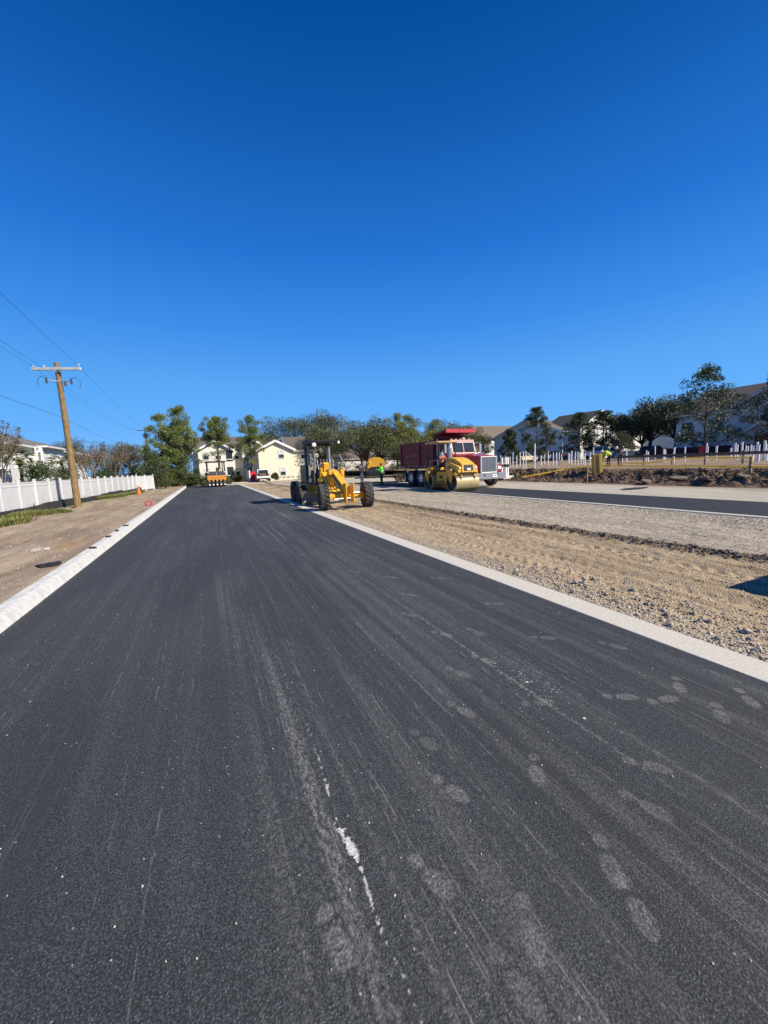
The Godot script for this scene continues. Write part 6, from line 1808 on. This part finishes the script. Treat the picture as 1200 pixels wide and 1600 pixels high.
func build_right() -> void:
	var blue := mat("siding_white", lin(0.72, 0.71, 0.67), 0.8, 0.0, 3)
	var white := mat("siding_white", lin(0.72, 0.71, 0.67), 0.8, 0.0, 3)
	var tan_ := mat("roof_tan", lin(0.24, 0.2, 0.15), 0.95, 0.0, 2)
	var dark := mat("roof_dark", lin(0.09, 0.085, 0.08), 0.95, 0.0, 2)
	var trim := mat("trim_white", lin(0.72, 0.72, 0.7), 0.5)
	# house with grey side gable and white front gable
	var he := thing("grey_house", "two storey house with shaded grey side gable and white front gable", "house", Vector3.ZERO)
	gable(he, Vector3(60.0, 0.9, -70.0), Vector3(84.0, 6.5, -51.4), 9.3, true, blue, tan_)
	gable(he, Vector3(61.8, 0.9, -58.0), Vector3(72.4, 6.9, -49.2), 9.9, false, white, dark)
	window(he, Vector3(59.99, 4.9, -54.2), Vector3.LEFT, 1.1, 1.6, true)
	window(he, Vector3(59.99, 2.0, -54.2), Vector3.LEFT, 1.1, 1.6, true)
	window(he, Vector3(59.99, 4.9, -64.5), Vector3.LEFT, 1.1, 1.6, true)
	window(he, Vector3(64.6, 5.4, -49.19), Vector3.BACK, 1.1, 1.6, true)
	window(he, Vector3(69.6, 5.4, -49.19), Vector3.BACK, 1.1, 1.6, true)
	window(he, Vector3(64.6, 2.4, -49.19), Vector3.BACK, 1.1, 1.6, true)
	rod(he, "downspout", trim, [Vector3(59.95, 6.3, -51.6), Vector3(59.95, 1.0, -51.6)], 0.06, 6)
	var hdd := thing("tan_roof_house", "house with a broad tan shingle roof behind the dump truck hood", "house", Vector3.ZERO)
	gable(hdd, Vector3(66.0, 0.9, -96.0), Vector3(92.0, 7.6, -85.0), 11.4, true, white, tan_)
	for k in 5:
		window(hdd, Vector3(69.0 + 3.2 * k, 5.6, -84.99), Vector3.BACK, 1.0, 1.5)
	var hk := thing("white_low_house", "white house part showing between the oaks right of centre", "house", Vector3.ZERO)
	gable(hk, Vector3(76.0, 0.9, -47.0), Vector3(100.0, 6.4, -38.0), 9.6, true, white, tan_)
	for k in 5:
		window(hk, Vector3(78.0 + 3.0 * k, 4.6, -37.99), Vector3.BACK, 1.0, 1.5)
		window(hk, Vector3(78.0 + 3.0 * k, 2.0, -37.99), Vector3.BACK, 1.0, 1.5)
	# shaded house at the right edge
	var hf := thing("shaded_house", "large blue grey house in shade with dark roof at the right edge", "house", Vector3.ZERO)
	gable(hf, Vector3(52.0, 1.0, -28.2), Vector3(66.0, 6.1, 2.0), 9.0, false, blue, dark, 0.5)
	gable(hf, Vector3(50.9, 1.0, -21.9), Vector3(58.0, 6.4, -9.9), 9.2, true, blue, dark, 0.4)
	gable(hf, Vector3(49.5, 1.0, -20.9), Vector3(50.86, 3.4, -17.4), 4.3, true, blue, dark, 0.3)
	for q: Array in [[5.1, -24.2, 51.99], [2.1, -24.2, 51.99], [5.1, -19.4, 50.89], [5.1, -13.0, 50.89], [2.1, -13.0, 50.89], [5.1, -27.0, 51.99]]:
		window(hf, Vector3(q[2], q[0], q[1]), Vector3.LEFT, 1.1, 1.5)
	boxpart(hf, "front_door", mat("door_maroon", lin(0.06, 0.01, 0.012), 0.5), Vector3(49.47, 2.05, -19.2), Vector3(0.05, 2.1, 1.0), 0.01)
	for z: float in [-21.2, -17.1]:
		boxpart(hf, "porch_post", trim, Vector3(49.0, 2.1, z), Vector3(0.18, 2.3, 0.18), 0.01)
	# trees in front of the houses
	var mg := Color(0.055, 0.075, 0.034)
	var a := magnolia(6.9, 4.4, 3, mg, 1.35)
	var t0 := tree("magnolia_tree", "tall dark leafy tree before the grey side gable", Vector3(39.2, 1.05, -37.7), "young trees before the houses", a[0], a[1], "brown")
	t0.scale = Vector3(1.0, 1.0, 1.0)
	var b := magnolia(8.6, 6.2, 13, mg, 1.3)
	var t1 := tree("magnolia_tree", "large dark open tree in front of the shaded house", Vector3(45.2, 1.1, -21.9), "young trees before the houses", b[0], b[1], "brown")
	var c := magnolia(4.2, 2.4, 23, mg, 1.3)
	var t2 := tree("magnolia_tree", "thin small tree between the truck and the grey gable", Vector3(34.6, 0.95, -37.5), "young trees before the houses", c[0], c[1], "brown")
	copy(t0, "dark tree left of the white front gable", Vector3(48.6, 1.2, -38.8), 1.4, Vector3(1.15, 0.93, 1.15))
	copy(t0, "dark tree covering the right half of the white front gable", Vector3(52.6, 1.2, -38.0), 2.6, Vector3(1.5, 0.95, 1.5))
	copy(t0, "dark tree at the right shoulder of the white front gable", Vector3(55.0, 1.2, -37.0), 5.0, Vector3(1.2, 0.85, 1.2))
	copy(t1, "dark leafy tree cut by the right picture edge", Vector3(47.0, 1.2, -17.4), 2.0, Vector3(0.82, 0.8, 0.82))
	var ce := bush(4.4, 3.0, 43, Color(0.085, 0.085, 0.03), 26)
	var t3 := tree("olive_shrub", "olive shrub showing above the truck bonnet", Vector3(34.6, 0.9, -42.6), "shrubs before the houses", ce[0], ce[1], "brown", "shrub")
	var o := oak(8.0, 9.0, 31, Color(0.055, 0.073, 0.032))
	var t4 := tree("oak_tree", "broad dark oak right of the white front gable", Vector3(54.3, 1.2, -32.6), "oaks before the houses", o[0], o[1], "brown")
	copy(t4, "broad dark oak next to the open leafy tree", Vector3(54.6, 1.2, -29.6), 1.9, Vector3(0.9, 1.02, 0.9))
	copy(t4, "oak behind the two broad dark oaks", Vector3(60.0, 1.2, -37.0), 3.3, Vector3(0.85, 0.9, 0.85))
	copy(t4, "small round dark tree beside the stooping person", Vector3(46.5, 1.2, -31.2), 4.4, Vector3(0.3, 0.42, 0.3))
	copy(t4, "oak top showing over the shaded house roof", Vector3(78.0, 1.2, -24.0), 5.3, Vector3(1.3, 1.5, 1.3))
	copy(t3, "low bush at the foot of the grey gable", Vector3(44.0, 1.2, -41.0), 1.0, Vector3(0.6, 0.4, 0.6))
	# parked vehicles
	car("parked_pickup", "white pickup parked behind the yellow box", "pickup", Vector3(49.5, 1.2, -36.2), PI / 2 + 0.1, lin(0.74, 0.75, 0.76))
	car("parked_car", "white car parked before the grey gable", "car", Vector3(46.6, 1.2, -42.6), PI / 2, lin(0.74, 0.74, 0.74), "cars parked before the houses")
	car("parked_car", "cream car parked nearest the dump truck", "car", Vector3(40.2, 1.15, -41.2), PI / 2 + 0.1, lin(0.6, 0.53, 0.4), "cars parked before the houses")
	car("parked_car", "dark silver car parked beneath the round tree", "car", Vector3(51.4, 1.2, -30.4), PI / 2, lin(0.2, 0.21, 0.22), "cars parked before the houses")
	car("parked_car", "small red car parked behind the pipe stubs", "car", Vector3(49.6, 1.2, -44.0), PI / 2, lin(0.3, 0.03, 0.05), "cars parked before the houses")
	car("parked_car", "red pickup hood showing beside the truck grille", "car", Vector3(24.6, 0.1, -30.2), 0.9, lin(0.5, 0.03, 0.04), "cars parked before the houses")
	# dark red screen fence under the oaks, panel by panel
	var rf := thing("red_screen_fence", "low dark red panel fence under the oaks", "fence", Vector3.ZERO)
	var mr := mat("screen_maroon", lin(0.09, 0.012, 0.016), 0.7, 0.0, 2)
	for k in 16:
		var p := Vector3(49.2, 1.2, -30.5).lerp(Vector3(49.8, 1.2, -8.0), k / 16.0)
		boxpart(rf, "fence_panel", mr, p + Vector3(0, 0.5, 0.68), Vector3(0.05, 0.95, 1.34), 0.01)
		boxpart(rf, "fence_post", mr, p + Vector3(0, 0.55, 0), Vector3(0.09, 1.15, 0.07), 0.01)
	var rb := thing("red_bin", "bright red upright bin in front of the dark red fence", "bin", Vector3(43.6, 1.18, -21.3))
	boxpart(rb, "bin_body", mat("signal_red", lin(0.62, 0.015, 0.03), 0.4, 0.0, 1), Vector3(0, 0.45, 0), Vector3(0.36, 0.95, 0.36), 0.04)
	boxpart(rb, "lid", mat("signal_red", lin(0.62, 0.015, 0.03), 0.4, 0.0, 1), Vector3(0, 0.96, 0), Vector3(0.42, 0.1, 0.42), 0.03)
	# white pipe stubs standing in the pad
	var pvc := mat("pvc_white", lin(0.78, 0.79, 0.8), 0.35)
	var thin := MB.new()
	thin.lathe([Vector2(0.035, -0.15), Vector2(0.045, -0.15), Vector2(0.045, 1.0), Vector2(0.035, 1.0), Vector2(0.035, 0.9), Vector2(0, 0.9)], Vector3.ZERO, Vector3.UP, 10)
	var tm := thin.mesh()
	var thick := MB.new()
	thick.lathe([Vector2(0.045, -0.15), Vector2(0.058, -0.15), Vector2(0.058, 0.9), Vector2(0.065, 0.9), Vector2(0.065, 1.0), Vector2(0.045, 1.0), Vector2(0.045, 0.9), Vector2(0, 0.9)], Vector3.ZERO, Vector3.UP, 12)
	var km := thick.mesh()
	var stub := func(x: float, z: float, h: float, fat: bool, where: String) -> void:
		var q := solo(km if fat else tm, "pipe_stub", pvc, ("thick " if fat else "slim ") + "white plastic pipe stub " + where, "pipe", Vector3(x, h_pad(x, z), z), "pipe stubs " + where)
		q.scale = Vector3(1, h, 1)
		q.rotation = Vector3(rng.randf_range(-0.03, 0.03), rng.randf() * TAU, rng.randf_range(-0.03, 0.03))
	for q: Array in PIPES:
		stub.call(q[0], q[1], q[2], q[3] > 0, ["among those between the truck and the yellow box", "among those behind the yellow box", "among those before the dark red fence", "among those at the right edge"][q[4]])
	var tallp := solo(tm, "pipe_stub", pvc, "tallest white pipe, twice as high as the stubs around it", "pipe", Vector3(27.5, 0.7, -26.6))
	tallp.scale = Vector3(1.3, 2.3, 1.3)
	# white pipe stand beside the truck
	var ps := thing("pipe_stand", "white concrete block with upright white pipes beside the truck bumper", "pipe stand", Vector3(22.2, 0.1, -24.6))
	boxpart(ps, "block", mat("concrete_white", lin(0.6, 0.59, 0.57), 0.8, 0.0, 1), Vector3(0, 0.12, 0), Vector3(1.15, 0.26, 0.9), 0.03)
	for k in 3:
		var pz := MB.new()
		pz.cyl(Vector3(-0.34 + 0.3 * k, 0.24, 0.1 * (k % 2)), Vector3(-0.34 + 0.3 * k, 1.75, 0.1 * (k % 2)), 0.1, 0.1, 12)
		var pi_ := part(pz, "pipe", pvc, ps)
		var co := MB.new()
		co.cyl(Vector3(-0.34 + 0.3 * k, 0.98, 0.1 * (k % 2)), Vector3(-0.34 + 0.3 * k, 1.18, 0.1 * (k % 2)), 0.125, 0.125, 12)
		part(co, "rubber_collar", mat("black", lin(0.02, 0.02, 0.022), 0.5), pi_)
	# stake, yellow box, tape posts
	var wood := mat("stake_wood", lin(0.42, 0.28, 0.15), 0.85, 0.0, 2)
	var sk := thing("wooden_stake", "slim wooden survey stake at the edge of the pale limerock", "stake", Vector3(20.35, 0.0, -15.65))
	boxpart(sk, "stake_shaft", wood, Vector3(0, 0.55, 0), Vector3(0.06, 1.25, 0.035), 0.004, Basis(Vector3.FORWARD, 0.03))
	boxpart(sk, "pointed_top", wood, Vector3(0.035, 1.18, 0), Vector3(0.045, 0.08, 0.037), 0.01)
	var yb := thing("yellow_box", "tall tilted yellow box standing in the dark earth", "box", Vector3(24.0, 0.36, -17.7), -0.75)
	yb.scale = Vector3(0.72, 1.0, 0.72)
	var ym := mat("box_yellow", lin(0.5, 0.3, 0.045), 0.55, 0.0, 1)
	var tilt := Basis(Vector3.FORWARD, -0.07)
	for q: Array in [[Vector3(-0.36, 0.68, 0), Vector3(0.06, 1.45, 0.7)], [Vector3(0.36, 0.68, 0), Vector3(0.06, 1.45, 0.7)], [Vector3(0, 0.68, -0.33), Vector3(0.66, 1.45, 0.05)], [Vector3(-0.12, 0.68, 0.33), Vector3(0.42, 1.45, 0.05)]]:
		boxpart(yb, "side_panel", ym, tilt * q[0], q[1], 0.01, tilt)
	boxpart(yb, "front_strip", mat("strip_yellow", lin(0.75, 0.5, 0.1), 0.5), tilt * Vector3(0.21, 0.7, 0.37), Vector3(0.22, 1.4, 0.06), 0.01, tilt)
	var st := thing("tape_post", "timber post on splayed feet holding the yellow tape", "post", Vector3(25.4, 0.12, -10.2))
	boxpart(st, "post", wood, Vector3(0, 0.7, 0), Vector3(0.12, 0.95, 0.1), 0.008)
	for s: float in [-1.0, 1.0]:
		rod(st, "foot", wood, [Vector3(0, 0.42, 0), Vector3(0.28 * s, -0.1, 0.12 * s)], 0.035, 4)
	rod(st, "foot", wood, [Vector3(0, 0.42, 0), Vector3(0.02, -0.1, 0.34)], 0.035, 4)
	# batter boards on posts
	var bb := thing("batter_board", "long brown boards nailed to posts along the building pad", "boards", Vector3.ZERO)
	var brown := mat("board_brown", lin(0.24, 0.165, 0.115), 0.85, 0.0, 2)
	var e0 := Vector3(31.0, 0.8, -21.0)
	var e1 := Vector3(29.2, 0.75, -4.0)
	for k in 9:
		var p := e0.lerp(e1, k / 8.0)
		boxpart(bb, "post", brown, p + Vector3(0.06, 0.35, 0), Vector3(0.07, 1.0, 0.07))
		if k < 8:
			var m := e0.lerp(e1, (k + 0.5) / 8.0)
			boxpart(bb, "board", brown, m + Vector3(0, 0.68, 0), Vector3(0.04, 0.19, e0.distance_to(e1) / 8.0 - 0.01), 0.004, Basis(Vector3.UP, atan2(e1.x - e0.x, e1.z - e0.z)))
	# yellow caution tape
	var tp := mat("tape_yellow", lin(0.75, 0.6, 0.08), 0.45)
	tp.backlight_enabled = true
	tp.backlight = Color(0.9, 0.8, 0.25)
	var lines := [["lower yellow tape running across the trench to the tape post", [Vector3(24.9, 1.0, -18.2), Vector3(25.2, 0.86, -15.0), Vector3(25.3, 0.82, -12.0), Vector3(25.4, 0.78, -10.2), Vector3(25.4, 0.72, -4.0)]],
		["upper yellow tape tied to the top of the tape post", [Vector3(29.9, 1.05, -20.2), Vector3(28.4, 0.98, -17.5), Vector3(27.0, 1.3, -14.0), Vector3(25.42, 1.24, -10.24)]],
		["fallen yellow tape lying along the earth bank left of the stake", [Vector3(22.0, 0.28, -22.5), Vector3(23.0, 0.5, -21.5), Vector3(24.0, 0.78, -20.4), Vector3(24.6, 0.98, -18.6)]]]
	for l: Array in lines:
		var m2 := MB.new()
		var pts: Array = l[1]
		for k in pts.size() - 1:
			for q in 5:
				var p0: Vector3 = pts[k].lerp(pts[k + 1], q / 5.0)
				var p1: Vector3 = pts[k].lerp(pts[k + 1], (q + 1) / 5.0)
				var tw := 0.5 * sin(k * 2.0 + q * 0.8)
				var u := Vector3(sin(tw) * 0.4, 1, 0).normalized() * 0.04
				m2.quad(p0 - u, p1 - u, p1 + u, p0 + u, Vector3(-1, 0, 0.2).normalized())
				m2.quad(p0 - u + Vector3(0.003, 0, 0), p1 - u + Vector3(0.003, 0, 0), p1 + u + Vector3(0.003, 0, 0), p0 + u + Vector3(0.003, 0, 0), Vector3(1, 0, -0.2).normalized())
		solo(m2, "caution_tape", tp, l[0], "tape")
	# broken slabs at the foot of the bank
	var slabs := [[21.9, -13.2, 1.5, 0.3, "long flat broken slab at the bank foot right of the yellow box"], [22.6, -12.0, 1.1, -0.5, "second broken slab leaning behind the long flat one"], [22.2, -10.6, 1.3, 0.9, "grey plank end left of the tape post on the bank"], [22.9, -9.4, 1.2, 0.2, "flat slab below the tape post"], [22.3, -16.9, 0.8, 1.3, "small slab at the foot of the yellow box"]]
	for q: Array in slabs:
		var m2 := MB.new()
		m2.prism([Vector2(-0.5, -0.2), Vector2(0.1, -0.27), Vector2(0.52, -0.12), Vector2(0.46, 0.2), Vector2(-0.1, 0.25), Vector2(-0.48, 0.16)], 0.09, Transform3D(Basis(Vector3.UP, q[3]) * Basis(Vector3.RIGHT, PI / 2 + 0.3) * Basis().scaled(Vector3(q[2] * 0.75, 0.8, 1)), Vector3.ZERO))
		solo(m2, "broken_slab", mat("slab_grey", lin(0.24, 0.19, 0.15), 0.85, 0.0, 2), q[4], "slab", Vector3(q[0], h_mound(q[0], q[1]) + 0.1, q[1]))
	# dark spill of asphalt on the limerock and on the dirt
	var sp := MB.new()
	sp.prism([Vector2(-0.9, 0.0), Vector2(-0.3, -0.22), Vector2(0.5, -0.2), Vector2(1.0, 0.1), Vector2(0.4, 0.22), Vector2(-0.4, 0.16)], 0.05, Transform3D(Basis(Vector3.RIGHT, PI / 2), Vector3.ZERO))
	solo(sp, "asphalt_spill", mat("asphalt_black", lin(0.012, 0.012, 0.013), 0.8), "thin dark spill of asphalt on the pale limerock", "asphalt lump", Vector3(18.5, 0.02, -11.8))
	var pole := thing("marker_pole", "slender pale pole standing between the trailer and the dump truck", "pole", Vector3(16.4, 0.0, -30.6))
	rod(pole, "pole_shaft", mat("galvanised", lin(0.5, 0.5, 0.5), 0.38, 0.6, 1), [Vector3(0, -0.1, 0), Vector3(0, 2.9, 0)], 0.035, 8)
const PIPES := [[30.0, -33.9, 1.43, 0, 0], [32.4, -35.8, 1.3, 0, 0], [31.6, -34.2, 1.17, 0, 0], [31.9, -34.1, 1.61, 0, 0], [29.7, -31.2, 1.28, 0, 0], [33.2, -34.3, 1.56, 0, 0], [28.5, -29.0, 1.65, 0, 0], [28.4, -28.6, 1.69, 0, 0], [32.5, -31.3, 1.11, 0, 0], [32.3, -30.4, 1.09, 1, 0], [35.2, -32.6, 1.17, 0, 0], [33.3, -30.3, 1.44, 0, 0], [33.1, -29.5, 1.34, 0, 0], [33.0, -29.0, 1.33, 1, 0], [32.9, -28.6, 1.31, 0, 0], [32.8, -28.2, 1.1, 0, 0], [36.3, -30.3, 1.13, 0, 1], [36.2, -30.1, 1.05, 0, 1], [33.6, -27.7, 1.36, 1, 1], [33.5, -27.2, 1.28, 0, 1], [32.2, -25.8, 1.28, 0, 1], [33.2, -26.3, 1.43, 0, 1], [33.2, -26.0, 1.11, 0, 1], [32.0, -24.9, 1.13, 0, 1], [32.9, -25.1, 1.15, 0, 1], [35.1, -26.4, 1.59, 0, 1], [32.9, -22.0, 0.84, 0, 1], [34.9, -22.9, 1.23, 1, 1], [36.4, -22.1, 0.99, 0, 2], [35.2, -21.2, 0.9, 1, 2], [39.6, -23.2, 1.3, 0, 2], [34.6, -19.6, 1.06, 1, 2], [34.5, -19.4, 1.01, 0, 2], [34.2, -18.6, 1.18, 1, 2], [33.8, -17.6, 1.19, 0, 2], [37.1, -17.8, 1.31, 1, 2], [35.0, -16.7, 1.08, 0, 2], [35.6, -16.4, 1.08, 1, 2], [38.1, -16.6, 0.82, 1, 3], [36.9, -15.8, 1.18, 1, 3], [35.8, -15.2, 1.09, 1, 3], [32.4, -13.5, 1.32, 1, 3], [39.6, -16.3, 0.93, 0, 3], [39.5, -16.1, 0.87, 0, 3], [39.4, -15.9, 0.97, 0, 3], [32.8, -13.1, 1.06, 1, 3], [32.8, -12.9, 1.26, 1, 3], [32.0, -12.5, 1.1, 1, 3], [34.2, -13.1, 1.3, 1, 3], [34.1, -13.0, 1.16, 1, 3], [33.3, -12.6, 1.09, 1, 3]]
